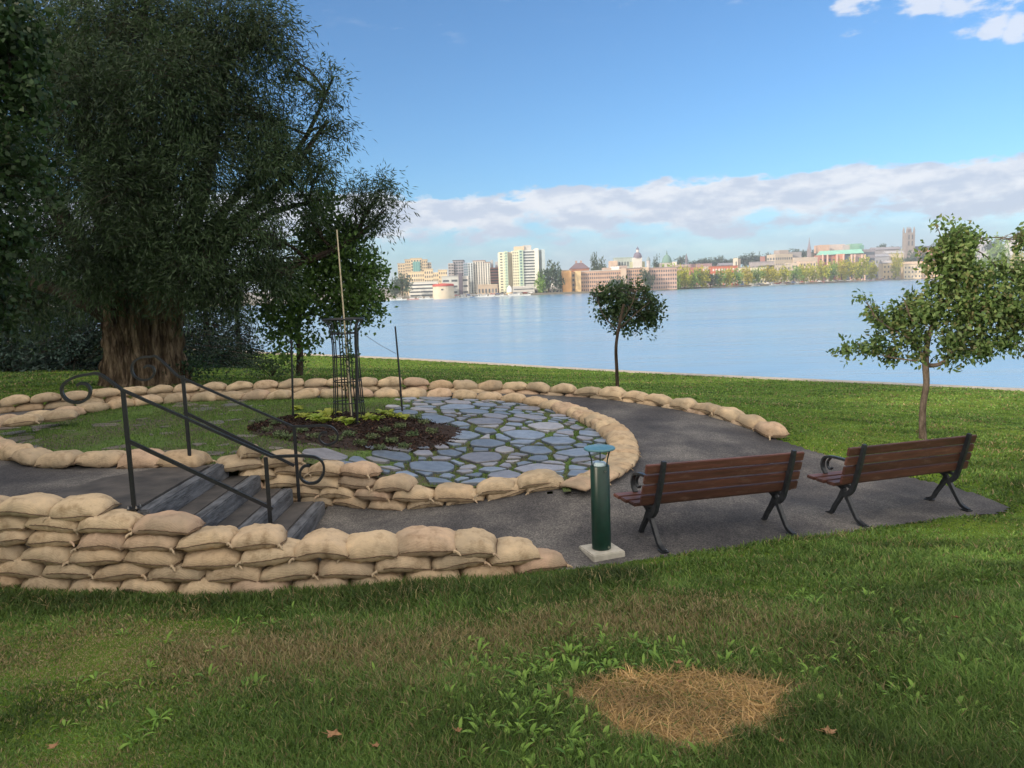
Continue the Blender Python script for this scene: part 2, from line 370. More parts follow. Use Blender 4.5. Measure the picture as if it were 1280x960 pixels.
# ring of bags round the patio, as it stands on the ground (pixel helper only measures the photo)
ring_px = [(258,580),(210,580),(150,580),(98,581),(48,578),(5,567),(-30,555),(-45,542),(-15,536),(25,529),(65,523),(110,515),(165,507),(230,501.5),(300,498.5),(400,496.5),(500,495.5),(560,496.5),(620,500),(660,505),(700,514),(735,526),(762,541),(778,556)]
ring = [atsurf(px, py, patz)[:2] for px, py in ring_px]
edge_px = [(778,556),(778,575),(760,592),(728,606),(700,616)]
edge = [atsurf(px, py, patz)[:2] for px, py in edge_px]
outer_px = [(-60,526),(0,516),(60,510),(110,506),(150,502),(200,499),(260,496),(330,493),(400,490),(500,489),(600,489),(660,490.5),(720,494),(760,497.5),(800,502),(850,510),(900,521),(940,533),(972,549)]
outer = [atsurf(px, py, pathz)[:2] for px, py in outer_px]
wallB = [(-3.12,7.86),(-2.75,8.05),(-2.3,8.2),(-1.8,8.15),(-1.3,7.97),(-.7,7.87),(.1,7.90),(.5,7.95)]
front = [(-6.2,6.3),(-5.4,6.15),(-4.15,6.08),(-2.78,5.92),(-1.55,5.95),(-.6,6.05),(.1,6.25),(.55,6.47)]
patio_poly = [tuple(p) for p in ring]+[tuple(p) for p in edge[1:]]+[tuple(p) for p in reversed(wallB)]
# walkway: from the back edge by the benches round outside of the ring and to the stair foot
wl_right = [tuple(atsurf(px, py, pathz)[:2]) for px, py in ((975,552),(1010,562),(1100,585),(1200,610),(1262,634),(1255,640),(1140,654),(1000,676),(900,690),(830,700),(752,708),(715,716))]
walk_poly = [tuple(p) for p in outer]+wl_right[1:]+[(.1,6.25),(-.6,6.05),(-1.55,5.95),(-2.0,5.95),(-2.0,8.2),(-1.8,8.15),(-1.3,7.97),(-.7,7.87),(.1,7.90),(.5,7.95)]+[tuple(np.array(p)+(np.array([-2., 10.])-p)*.06) for p in reversed(edge)]+[tuple(p) for p in reversed(ring)]+[(-5.0,7.65),(-6.3,8.6)]
terr_poly = [(-3.12,6.0),(-4.15,6.1),(-6.4,6.35),(-14,7.2),(-16,13)]+[tuple(p) for p in outer[:1]]+[tuple(p) for p in list(reversed(ring[:8]))]+[(-3.12,7.86)]
hard = [patio_poly, walk_poly, terr_poly, [(-3.2,5.95),(-1.9,5.95),(-1.9,8.2),(-3.2,7.9)]]
def inhard(x, y, inset=.1):
    r = np.zeros(np.shape(x), bool)
    for p in hard:
        r |= inpoly(x, y, p)
    return r
def lawnz(x, y):
    z = lawnz0(x, y); d = shore_d(x, y)
    z = z+np.clip(d-1, 0, 1)*(.014*np.sin(x*2.1+np.sin(y*1.3))*np.sin(y*1.7)+.008*np.sin(x*5.3+y*3.1))
    z = np.where(d > 2.0, z, z*np.clip(d/2, 0, 1)+(-3.05)*(1-np.clip(d/2, 0, 1)))
    return np.where(d < .2, -6.0, z)

def sheet(name, xs, ys, zf, mat, poly=None, label=None, smooth=True):
    X, Y = np.meshgrid(xs, ys); Z = zf(X, Y); n, m = X.shape
    V = np.stack([X, Y, Z], -1).reshape(-1, 3); I = np.arange(n*m).reshape(n, m)
    Q = np.stack([I[:-1,:-1], I[:-1,1:], I[1:,1:], I[1:,:-1]], -1).reshape(-1, 4)
    if poly is not None:
        cx = (X[:-1,:-1]+X[1:,1:])/2; cy = (Y[:-1,:-1]+Y[1:,1:])/2; k = inpoly(cx, cy, poly).ravel(); Q = Q[k]
        u = np.unique(Q); mp = np.full(n*m, -1); mp[u] = np.arange(len(u)); V = V[u]; Q = mp[Q]
    o = obj(name, mesh_np(name, V, Q, mat, smooth)); o['kind'] = 'structure'; return o

def lawn_sheet():
    xs = np.r_[np.linspace(-130,-16,50)[:-1], np.arange(-16, 12, .14), np.linspace(12, 70, 70)]
    ys = np.r_[np.linspace(-45,-3,24)[:-1], np.arange(-3, 20, .14), np.arange(20, 75, .7), np.linspace(76, 160, 40)]
    def zf(X, Y):
        z = lawnz(X, Y)
        h = inhard(X, Y)
        cover = np.zeros(X.shape)
        low = np.minimum(z, np.minimum(pathz(X, Y), patz(X, Y)))-.35
        return np.where(h, low, z)
    return sheet('lawn', xs, ys, zf, M['lawn'])
lawn_sheet()
def pathsurf(X, Y): return pathz(X, Y)+.006*np.sin(X*3+Y)*np.sin(Y*2.3)
sheet('walkway', np.arange(-13, 6.5, .06), np.arange(5.8, 15, .06), pathsurf, M['asphalt'], walk_poly)
# upper terrace: a thick slab so it stands over the stair and behind the bag wall
def slab_mesh(name, poly, z, depth, mat):
    b = MB(); b.prism(poly, z-depth, z); o = b.build(name, mat); o['kind'] = 'structure'; return o
slab_mesh('terrace', [(-3.12,6.0),(-3.12,7.86)]+[tuple(p) for p in ring[:8]]+[(-9,10.2),(-13.5,12),(-16,12.6),(-16,7.6),(-6.4,6.38),(-4.15,6.12)], -.012, .9, M['asphalt'])
PZ = lambda X, Y: patz(X, Y)+.01*np.sin(X*4.1)*np.sin(Y*3.3)-.012
sheet('patio_bed', np.arange(-8, 2.2, .08), np.arange(7.4, 14, .08), PZ, M['moss'], patio_poly)
# mask for lawn blades & moss tufts later
# shoreline coping (slab edge) and water and far shore
def coping():
    b = MB(); P = smooth_poly(SH[1:], 6)
    for a, c in zip(P[:-1], P[1:]):
        d = (c-a)/np.hypot(*(c-a)); n = np.array([-d[1], d[0]])       # n points to land
        n = n if shore_d(*(a+n)) > 0 else -n
        q = [a-n*.25, c-n*.25, c+n*.4, a+n*.4]
        b.add([(p[0], p[1], z) for z in (-4.5, -3.02) for p in q], [(3,2,1,0),(4,5,6,7),(0,1,5,4),(1,2,6,5),(2,3,7,6),(3,0,4,7)])
    o = b.build('shore_edge', M['coping']); o['kind'] = 'structure'
coping()
w = mesh_np('water', [(-6000,-200,WZ),(6000,-200,WZ),(6000,9000,WZ),(-6000,9000,WZ)], [(0,1,2,3)], M['water'])
tag(obj('water', w), kind='structure')

# far shore: waterline measured in the photo
FS = [(-500,388,640),(0,387,645),(300,380,650),(480,375.6,660),(610,371,690),(720,367,720),(850,361.5,830),(970,357,960),(1100,350,1250),(1280,343.5,1500),(1600,330,1900)]
def farx(px, Y, z=WZ):
    d = ray(px, 360-(px-640)*.0349); return d[0]/d[1]*Y
FL = [np.array([farx(px, Y), Y]) for px, py, Y in FS]
def shoreY(px): return float(np.interp(px, [f[0] for f in FS], [f[2] for f in FS]))
def land_far():
    V = []; Fq = []
    offs = [(0, WZ-1), (0, WZ+1.6), (14, WZ+1.7), (60, WZ+3), (200, WZ+6), (500, WZ+12), (1200, WZ+22), (3000, WZ+30)]
    for i, p in enumerate(FL):
        u = p/np.hypot(*p)
        for o_, z in offs: V.append((p[0]+u[0]*o_, p[1]+u[1]*o_, z))
    m = len(offs)
    for i in range(len(FL)-1):
        for j in range(m-1): Fq.append((i*m+j, (i+1)*m+j, (i+1)*m+j+1, i*m+j+1))
    far = simple('far_ground', (.16,.15,.12), (.26,.23,.18), .05, .95)
    tag(obj('far_shore', mesh_np('far_shore', V, Fq, far)), kind='structure')
land_far()
def farz(px, Y):     # ground level on the far shore
    d = max(0, Y-shoreY(px)); return float(np.interp(d, [0,14,60,200,500,1200,3000], [WZ+1.6,WZ+1.7,WZ+3,WZ+6,WZ+12,WZ+22,WZ+30]))

# ------------------------------------------------------------------ sandbags
def bag_mesh(seed, nx=26, ny=18):
    r = np.random.default_rng(seed); L, W, T = .222, .155, .076
    u = np.linspace(-1, 1, nx); v = np.linspace(-1, 1, ny); U_, V_ = np.meshgrid(u, v, indexing='ij')
    # square -> rounded rectangle outline
    pw = 4.2; rad = (np.abs(U_)**pw+np.abs(V_)**pw)**(1/pw); mx = np.maximum(np.abs(U_), np.abs(V_))
    s = np.where(rad > 1e-6, mx/np.maximum(rad, 1e-6), 1); s = s*(.97)+.03
    x = U_*s; y = V_*s
    fat = np.clip(1-mx**5.5, 0, 1)**.42*(1-.24*np.abs(U_)**2.2-.10*V_**2)
    corner = (np.abs(U_)*np.abs(V_))**6
    th = T*fat
    ph = r.uniform(0, 6.28, 14)
    ang = np.arctan2(V_, U_)
    wr = (np.sin(ang*11+ph[0])*.5+np.sin(ang*17+ph[1])*.35+np.sin(ang*29+ph[8])*.25)*np.clip(mx-.42, 0, 1)*1.6
    lump = .10*np.sin(U_*3+ph[2])*np.sin(V_*2.2+ph[3])+.07*np.sin(U_*5.5+ph[4])*np.cos(V_*4+ph[5])
    fillx = 1+.16*U_*(1 if r.random() < .5 else -1)*r.uniform(.3, 1)
    top = th*(1.12+lump+.20*wr)*fillx; bot = -th*(.80+.5*lump+.18*wr)
    X = x*L*(1+.10*corner)+.006*np.sin(V_*4+ph[6]); Y = y*W*(1+.12*corner)+.007*np.sin(U_*4+ph[7])
    seamz = -.012+.010*np.sin(U_*2.5+ph[9])+.010*np.sin(V_*3+ph[10])-.010*corner
    bend = r.uniform(-.025, .01)*U_**2
    Zt = top+seamz*np.clip(mx, .0, 1)+bend; Zb = bot+seamz*np.clip(mx, 0, 1)+bend
    vt = np.stack([X, Y, Zt], -1).reshape(-1, 3); vb = np.stack([X, Y, Zb], -1).reshape(-1, 3)
    I = np.arange(nx*ny).reshape(nx, ny); edge_ = np.zeros((nx, ny), bool); edge_[0] = edge_[-1] = True; edge_[:, 0] = edge_[:, -1] = True
    J = I+nx*ny; J = np.where(edge_, I, J)
    Qt = np.stack([I[:-1,:-1], I[1:,:-1], I[1:,1:], I[:-1,1:]], -1).reshape(-1, 4)
    Qb = np.stack([J[:-1,:-1], J[:-1,1:], J[1:,1:], J[1:,:-1]], -1).reshape(-1, 4)
    V = np.r_[vt, vb]; Q = np.r_[Qt, Qb]; u_ = np.unique(Q); mp = np.full(len(V), -1); mp[u_] = np.arange(len(u_))
    # seam: ridge along the outline, as loop of points
    loop = [I[i, 0] for i in range(nx)]+[I[-1, j] for j in range(1, ny)]+[I[i, -1] for i in range(nx-2, -1, -1)]+[I[0, j] for j in range(ny-2, 0, -1)]
    pts = vt[loop]
    return mesh_np('sandbag', V[u_], mp[Q], M['burlap'], True), pts
BAGS = []
for k in range(12):
    me, pts = bag_mesh(100+k); n = len(pts); b = MB()
    # stitched hem along one long side and the two ends, with a gathered tie at one corner
    a0 = random.randint(0, 4); q = pts[a0:a0+46]
    b.tube([Vector(p)*1.012+Vector((0,0,random.uniform(-.002,.002))) for p in q], [.0032+.0016*random.random() for _ in q], 5)
    hem = b
    t = MB(); c = pts[0] if k % 2 else pts[25]
    d = Vector((c[0], c[1], 0)).normalized()
    base = Vector(c)*.96
    t.tube([base, base+d*.018+Vector((0,0,.002)), base+d*.034+Vector((0,.004,-.010)), base+d*.046+Vector((.005,0,-.024))], [.016,.007,.010,.004], 7)
    hm = hem.build('hem', M['seam'], None, True); tm = t.build('tie', M['burlap'], None, True)
    BAGS.append((me, hm.data, tm.data)); bpy.data.objects.remove(hm); bpy.data.objects.remove(tm)
# low detail version for distant bags
FARB = [bag_mesh(200+k, 16, 12)[0] for k in range(8)]
NB = [0]
def put_bag(x, y, z, yaw, sc=(1,1,1), tilt=(0,0), label='', group='', detail=True):
    NB[0] += 1
    if detail: me, hm, tm = random.choice(BAGS)
    else: me = random.choice(FARB)
    o = obj('sandbag', me); o.location = (x, y, z); o.rotation_euler = (tilt[0], tilt[1], yaw); o.scale = sc
    tag(o, label, 'sandbag', group)
    if detail:
        obj('hem', hm, o); obj('tie', tm, o)
    return o
def resample(P, step, s0=0.0, s1=None):
    P = np.array(P, float); d = np.hypot(*np.diff(P, axis=0).T); S = np.r_[0, np.cumsum(d)]; L = S[-1] if s1 is None else s1
    n = max(1, int(round((L-s0)/step))); st = (L-s0)/n; out = []
    for i in range(n):
        s = s0+(i+.5)*st; x = np.interp(s, S, P[:, 0]); y = np.interp(s, S, P[:, 1])
        x2 = np.interp(s+.05, S, P[:, 0]); y2 = np.interp(s+.05, S, P[:, 1]); x1 = np.interp(s-.05, S, P[:, 0]); y1 = np.interp(s-.05, S, P[:, 1])
        out.append((x, y, atan2(y2-y1, x2-x1), s, st))
    return out, S[-1]
def s_at(P, x, y):   # arc length of the nearest point
    P = np.array(P, float); best = (1e9, 0); S = 0
    for a, b in zip(P[:-1], P[1:]):
        d = b-a; L = np.hypot(*d); t = np.clip(((x-a[0])*d[0]+(y-a[1])*d[1])/L/L, 0, 1); q = np.hypot(x-a[0]-t*d[0], y-a[1]-t*d[1])
        if q < best[0]: best = (q, S+t*L)
        S += L
    return best[1]
R_ = random.uniform
def bagrow(P, zf, step, s0, s1, label, group, detail=True, sc=(1,1,1), jit=.012, first_tilt=0, ends=('right','left'), overlap=1.04, tiltk=0, rev=False):
    pl, L = resample(P, step, s0, s1); n = len(pl); res = []
    for i, (x, y, a, s, st) in enumerate(pl):
        e = label.replace('#', ordw(n-1-i if rev else i))
        sx = st/.45*overlap*R_(.97, 1.05)
        dz = (float(zf(x+.1*cos(a), y+.1*sin(a)))-float(zf(x-.1*cos(a), y-.1*sin(a))))/.2
        res.append(put_bag(x+R_(-jit, jit), y+R_(-jit, jit), float(zf(x, y))+.055+R_(-.006, .006), a+R_(-.09, .09), (sx*sc[0], sc[1]*R_(.95, 1.08), sc[2]*R_(.94, 1.06)), (R_(-.10,.08), -atan(dz)+R_(-.07,.07)+tiltk), e, group, detail))
    return res
sm = lambda P: smooth_poly(P, 5)
# 1 near retaining wall
FR = sm(front); CH = .127
def fx(px, py, z): p = at(px, py, z); return s_at(FR, p[0], p[1])
ext = [(0, 716, 704), (1, 682, 692), (2, 374, 690), (3, 342, 690), (4, 236, 660), (5, 128, 640)]
course = ['lowest course', 'second course up', 'third course up', 'fourth course up', 'fifth course up', 'topmost course']
def frz(x, y): return float(lawnz0(x, y-.2))-.03
GN = 'sandbags of the near retaining wall by the grass'
for k, px, py in ext:
    s1 = fx(px, py, -.6+.127*k)
    s0 = .22 if k % 2 else 0
    off = .02*k
    Pk = [np.array([p[0], p[1]+off]) for p in FR]
    tl = 'tan sandbag in the %s of the near wall, # from its right end' % course[k]
    bagrow(Pk, lambda x, y, k=k: frz(x, y)+CH*k*(.97 if x < 0 else .93), .43, s0, s1, tl, GN, True, (1, 1.1, 1.05), rev=True)
for px, dz, sx, lb in ((404,.045,1.0,'plump tan sandbag topping the near wall below the near handrail scroll'),(463,.03,1.02,'squarish tan sandbag topping the near wall, right of the handrail scroll'),(528,.025,1.12,'highest plump tan sandbag on the right half of the near wall'),(583,-.035,1.0,'tan sandbag topping the near wall just right of its highest right-half bag')):
    p = at(px, 690, -.35); y = float(np.interp(p[0], [q[0] for q in FR], [q[1] for q in FR]))+.03
    put_bag(p[0], y, float(frz(p[0], y))+CH*2*.96+.055+dz, R_(-.06, .08), (sx*1.04, 1.15, 1.2), (.04, 0), lb, GN)
# 2 inner retaining wall beside the stair and patio
WB = sm(wallB)
def lowz(x, y): return float(pathz(x, y-.15))-.02
GB = 'sandbags of the retaining wall between stairs and patio'
LB = s_at(WB, .5, 7.95)
cB = ['lowest course', 'second course up', 'third course up', 'fourth course up', 'fifth course up', 'top course']
endB = [LB, LB-.05, s_at(WB, -1.05, 7.92), s_at(WB, -1.5, 8.03), s_at(WB, -2.3, 8.2), s_at(WB, -2.72, 8.06)]
for k, e in enumerate(endB):
    bagrow(WB, lambda x, y, k=k: lowz(x, y)+.118*k-(.06 if x > -.7 else .02)*(k > 0), .42, (.2 if k % 2 else 0)+.02, e, 'tan sandbag in the %s of the inner wall, # from the stairs' % cB[k], GB, True, (1, 1.05, 1.02))
# 3 ring round the patio
RI = sm(ring); GI = 'sandbags in the ring round the patio'
RL = s_at(RI, *ring[-1]); RA = s_at(RI, *ring[7]); RB = s_at(RI, *ring[15])
bagrow(RI, patz, .45, 0, RA, 'tan sandbag on the terrace edge, # going left from the stairs', GI, True, (1,1,1.1))
bagrow(RI, patz, .44, RA, RB, 'tan sandbag on the far left rim of the circle, # left of the tree guard', GI, False, (1,1,1.1), rev=True)
bagrow(RI, patz, .43, RB, s_at(RI, *ring[20]), 'tan sandbag on the far patio rim, # right of the tree guard', GI, False, (1,1,1.1))
s_ = s_at(RI, *ring[20])
pl, _ = resample(RI, .235, s_, RL+.02)
for i, (x, y, a, s, st) in enumerate(pl):     # laid crosswise, leaning on each other
    put_bag(x, y, float(patz(x, y))+.06+R_(-.005,.005), a+pi/2+R_(-.10,.10), (.86, .95, .95), (R_(-.05,.05)+.35, 0), 'tan sandbag laid crosswise on the right patio rim, %s from the edging blocks' % ordw(len(pl)-1-i), GI, True)
b2 = [put_bag(*(list(at(px, py, z))[:2]), z, a, (1,1,1), (0,0), lb, GI) for px, py, z, a, lb in ((30,526,.17,.25,'upper tan sandbag of the short double stack left of the circle'),(75,519,.15,.4,'tan sandbag capping the right end of the double stack left of the circle'))]
# 4 outer wall
OU = sm(outer); GO = 'sandbags of the outer wall along the walkway'; OL = s_at(OU, *outer[-1])
o545 = s_at(OU, *outer[9])+.5
bagrow(OU, lambda x, y: pathz(x, y)-.01, .44, .05, o545, "tan sandbag in the far outer wall's lower course, # left of its step", GO, False, rev=True)
bagrow(OU, lambda x, y: pathz(x, y)+.115, .44, .25, o545, "tan sandbag in the far outer wall's upper course, # left of its step", GO, False, rev=True)
o720 = s_at(OU, *outer[12])
bagrow(OU, lambda x, y: pathz(x, y)+.05, .43, o545, o720, 'tan sandbag of the single-course far outer wall, # right of its step', GO, False, (1,1,1.15))
bagrow(OU, lambda x, y: pathz(x, y)-.06, .46, o545+.2, OL-.6, 'half sunken tan sandbag at the outer wall foot, # from the tree guard', GO, False, (1,1.15,.9))
bagrow(OU, lambda x, y: pathz(x, y)+.02, .47, o720, OL, "tan sandbag of the outer wall's right end, # from the middle tree", GO, True, (1,1.05,1.2))

# ------------------------------------------------------------------ flagstones
def clip_half(poly, p, n):       # keep side where (q-p).n <= 0
    out = []
    for i in range(len(poly)):
        a = poly[i]; b = poly[(i+1) % len(poly)]; da = (a-p)@n; db = (b-p)@n
        if da <= 0: out.append(a)
        if (da < 0 < db) or (db < 0 < da): out.append(a+(b-a)*(da/(da-db)))
    return out
def flagstones():
    r = np.random.default_rng(5); pts = []; pp = patio_poly
    tries = 0; rad_ = []
    while tries < 9000:
        tries += 1; q = np.array([r.uniform(-7, 2), r.uniform(7.6, 13.4)])
        rq = r.uniform(.19, .28) if tries < 450 else r.uniform(.06, .15)
        if all(np.hypot(*((q-p)*[.8, 1.1])) > (rq+rp_)*.86 for p, rp_ in zip(pts, rad_)): pts.append(q); rad_.append(rq)
    pts = np.array(pts); V = []; Fs = []; C = []
    bedc = np.array(bed_c)
    for i, p in enumerate(pts):
        if not inpoly(p[0], p[1], pp): continue
        inb = hypot((p[0]-bedc[0])/1.25, (p[1]-bedc[1])/1.0)
        if inb < .9: continue
        left = p[0] < -1.6-.5*r.random() and not (p[1] < 8.9 and p[0] > -2.2)
        if left and r.random() > .24: continue
        cell = [p+np.array(v) for v in ((-.6,-.6),(.6,-.6),(.6,.6),(-.6,.6))]
        for j, q in enumerate(pts):
            if j != i and np.hypot(*(q-p)) < 1.5:
                d = q-p; L = np.hypot(*d); f_ = (L*L+rad_[i]**2-rad_[j]**2)/(2*L); cell = clip_half(cell, p+d/L*f_-d/L*r.uniform(.014, .055), d/L)
        if len(cell) < 3: continue
        dd = polyd([c[0] for c in cell], [c[1] for c in cell], pp)
        ins = inpoly(np.array([c[0] for c in cell]), np.array([c[1] for c in cell]), pp)
        def pull(c):
            for f in np.linspace(1, .1, 10):
                q = p+(c-p)*f
                if inpoly(q[0], q[1], pp) and polyd(q[0], q[1], pp) > .06: return q
            return p
        cell = [pull(c) for c in cell]; ar = abs(sum(cell[k][0]*cell[(k+1) % len(cell)][1]-cell[(k+1) % len(cell)][0]*cell[k][1] for k in range(len(cell))))/2
        if ar < .006: continue
        if left: cell = [p+(c-p)*r.uniform(.75, 1.1)*r.uniform(.8,1.1) for c in cell]
        # subdivide edges and roughen, round the corners
        out = []
        n = len(cell)
        for k in range(n):
            a, b = cell[k], cell[(k+1) % n]; L = np.hypot(*(b-a)); d = (b-a)/(L+1e-9); nn = np.array([-d[1], d[0]])
            m = max(1, int(L/.07))
            for t in range(m):
                f = (t+.0)/m; q = a+(b-a)*f
                if t == 0: q = q+(p-q)*min(.08, .010/np.hypot(*(p-q)))
                else: q = q+nn*r.uniform(-.007, .007)
                out.append(q)
        h = (.022 if not left else .002)+r.uniform(-.004, .004); tx, ty = r.uniform(-.01, .01, 2)
        base = len(V); n = len(out)
        hue = r.random()
        c = np.array([.175,.210,.265]) if hue < .55 else (np.array([.225,.222,.245]) if hue < .85 else np.array([.31,.30,.31]))
        c = c*r.uniform(.65, 1.25)
        if left: c = np.array([.13,.11,.10])*r.uniform(.8, 1.3)
        zp = float(patz(*p))
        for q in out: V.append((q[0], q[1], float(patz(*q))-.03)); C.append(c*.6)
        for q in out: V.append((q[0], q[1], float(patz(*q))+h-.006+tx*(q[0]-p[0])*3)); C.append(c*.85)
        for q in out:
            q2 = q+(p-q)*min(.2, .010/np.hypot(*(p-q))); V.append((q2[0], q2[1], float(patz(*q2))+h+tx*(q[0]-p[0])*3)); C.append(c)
        Fs.append([base+2*n+k for k in range(n)])
        for k in range(n):
            k2 = (k+1) % n; Fs.append([base+k, base+k2, base+n+k2, base+n+k]); Fs.append([base+n+k, base+n+k2, base+2*n+k2, base+2*n+k])
    me = bpy.data.meshes.new('flagstone_paving'); me.from_pydata([tuple(v) for v in V], [], Fs)
    ca = me.color_attributes.new('Col', 'FLOAT_COLOR', 'POINT'); c4_ = np.ones((len(V), 4), np.float32); c4_[:, :3] = np.array(C); ca.data.foreach_set('color', c4_.ravel())
    me.materials.append(M['stone']); tag(obj('flagstone_paving', me), kind='structure')
bed_c = atsurf(445, 536, patz)[:2]
flagstones()
# half-emptied flat bags where the ring comes down to the walkway
pl, _ = resample([(p[0], p[1]) for p in smooth_poly(edge, 5)], .205)
nfl = len(pl)-1
for i, (x, y, a, s_i, st) in enumerate(pl[:nfl]):
    f = i/(nfl-1); th = .78-.38*min(1, f*2.0)
    put_bag(x, y, float(patz(x, y))+.050*th+.012, a+pi/2+R_(-.08,.08), (.86, .80, th), (R_(.16,.26), R_(-.03,.03)), 'flattened sandbag laid crosswise on the patio rim near the bollard, %s below the plump ones' % ordw(i), GI, True)

# ------------------------------------------------------------------ stairs
st = thing('stone_steps', (-2.5, 7, -.6), 'short flight of dark stone steps with weathered timber risers between the bag walls', 'steps')
for i in range(4):
    x = -3.10+.33*i; z = -.004-.15*i; b = MB((-2.5,7,-.6)); sk = .0
    b.box((x+.05, 7.0-.0, z-.10), (.11, 1.78-.02*i, .20), rz=0); e = b.build('riser', M['timber'], st, bevel=.012)
    if i < 4:
        b = MB((-2.5,7,-.6)); b.box((x+.05+.055+.11, 7.0, z-.15-.06+ .0), (.217, 1.78-.02*i, .12)) if i < 3 else b.box((x+.15, 7.0, z-.15-.06), (.09, 1.7, .10))
        b.build('tread', M['slab'], st, bevel=.008)
sl = MB(); 
sp = [(-3.12,6.1),(-3.12,7.7),(-3.55,7.72),(-4.0,7.3),(-4.2,6.5),(-3.7,6.12)]
sl.prism(sp, -.010, .004); tag(sl.build('landing_slab', M['slab']), kind='structure')

# ------------------------------------------------------------------ handrails
def rail(name, pU, pL, zU, zL, topU, lowU, lowL, scrollU, scrollL, label):
    """pU,pL: (x,y) of the posts; topU etc. are pixel rows measured at the posts"""
    d = np.array([pL[0]-pU[0], pL[1]-pU[1]]); L = np.hypot(*d); d = d/L
    org = (pU[0], pU[1], zU); t = thing(name, org, label, 'handrail')
    def P(px, py): return atplane(px, py, pU, d)
    hU = P(*topU[0])[2]; hL = P(*topU[1])[2]
    for q, z0, z1, nm in ((pU, zU, hU, 'post'), (pL, zL, hL, 'post')):
        b = MB(org); b.box((q[0], q[1], (z0+z1)/2), (.034, .034, z1-z0), rz=atan2(d[1], d[0])); po = b.build(nm, M['iron'], t, bevel=.003)
        b = MB(org); b.box((q[0], q[1], z0+.006), (.10, .10, .010), rz=atan2(d[1], d[0])); b.build('base_plate', M['iron'], po, bevel=.002)
        for sx in (-.033, .033):
            for sy in (-.033, .033):
                b = MB(org); b.lathe((q[0]+sx, q[1]+sy, z0+.01), [(.009,0),(.009,.012),(.004,.013),(.004,.022)], 6); b.build('bolt', M['bolt'], po)
    def bar(pts, nm, w=.046, h=.020):
        b = MB(org); n = np.array([-d[1], d[0], 0])
        P3 = [np.array(p) for p in pts]; vs = []; m = len(P3)
        for i, p in enumerate(P3):
            tt = P3[min(i+1, m-1)]-P3[max(i-1, 0)]; tt = tt/np.linalg.norm(tt); u = np.cross(n, tt); u /= np.linalg.norm(u)
            for a, c in ((-1,-1),(1,-1),(1,1),(-1,1)): vs.append(p+n*a*w/2+u*c*h/2)
        fs = [(i*4+k, i*4+(k+1)%4, (i+1)*4+(k+1)%4, (i+1)*4+k) for i in range(m-1) for k in range(4)]+[(3,2,1,0),(m*4-4,m*4-3,m*4-2,m*4-1)]
        b.add(vs, fs); return b.build(nm, M['iron'], t, smooth=True)
    pU3 = P(*topU[0]); pL3 = P(*topU[1])
    sU = [P(*p) for p in scrollU]; sL = [P(*p) for p in scrollL]
    def sm3(pts): return smooth_poly(pts, 6)
    bar([pU3*.999+pL3*.001, pL3], 'handrail')
    bar(sm3([pU3+(pL3-pU3)*.0]+sU), 'scroll'); bar(sm3([pL3]+sL), 'scroll')
    bar([P(*lowU), P(*lowL)], 'lower_rail', .030, .030)
    return t
rail('stair_handrail', (-3.13,6.14), (-2.12,6.43), 0.0, -.6, ((152,487),(340,571)), (160,551), (341,636),
     [(125,468),(110,468),(92,472),(79,481),(78,492),(86,501),(100,503),(110,497),(113,488),(109,481),(101,479),(96,482)],
     [(360,570),(380,570),(396,572),(404,580),(404,592),(397,602),(386,604),(377,599),(375,590),(380,583),(387,582)],
     'near black iron handrail with scrolled ends, its posts closest to the front bag wall')
rail('stair_handrail', (-3.31,7.70), (-2.3,7.95), 0.0, -.6, ((222,470),(366,533)), (230,515), (368,582),
     [(197,447),(188,446),(176,447),(167,453),(165,463),(169,471),(178,475),(188,473),(193,466),(191,459),(184,457),(180,460)],
     [(380,533),(398,532),(412,533),(420,539),(422,547),(417,554),(408,556),(401,552),(399,546),(403,541),(409,541)],
     'far black iron handrail with scrolled ends, rising from the stair side nearest the patio')

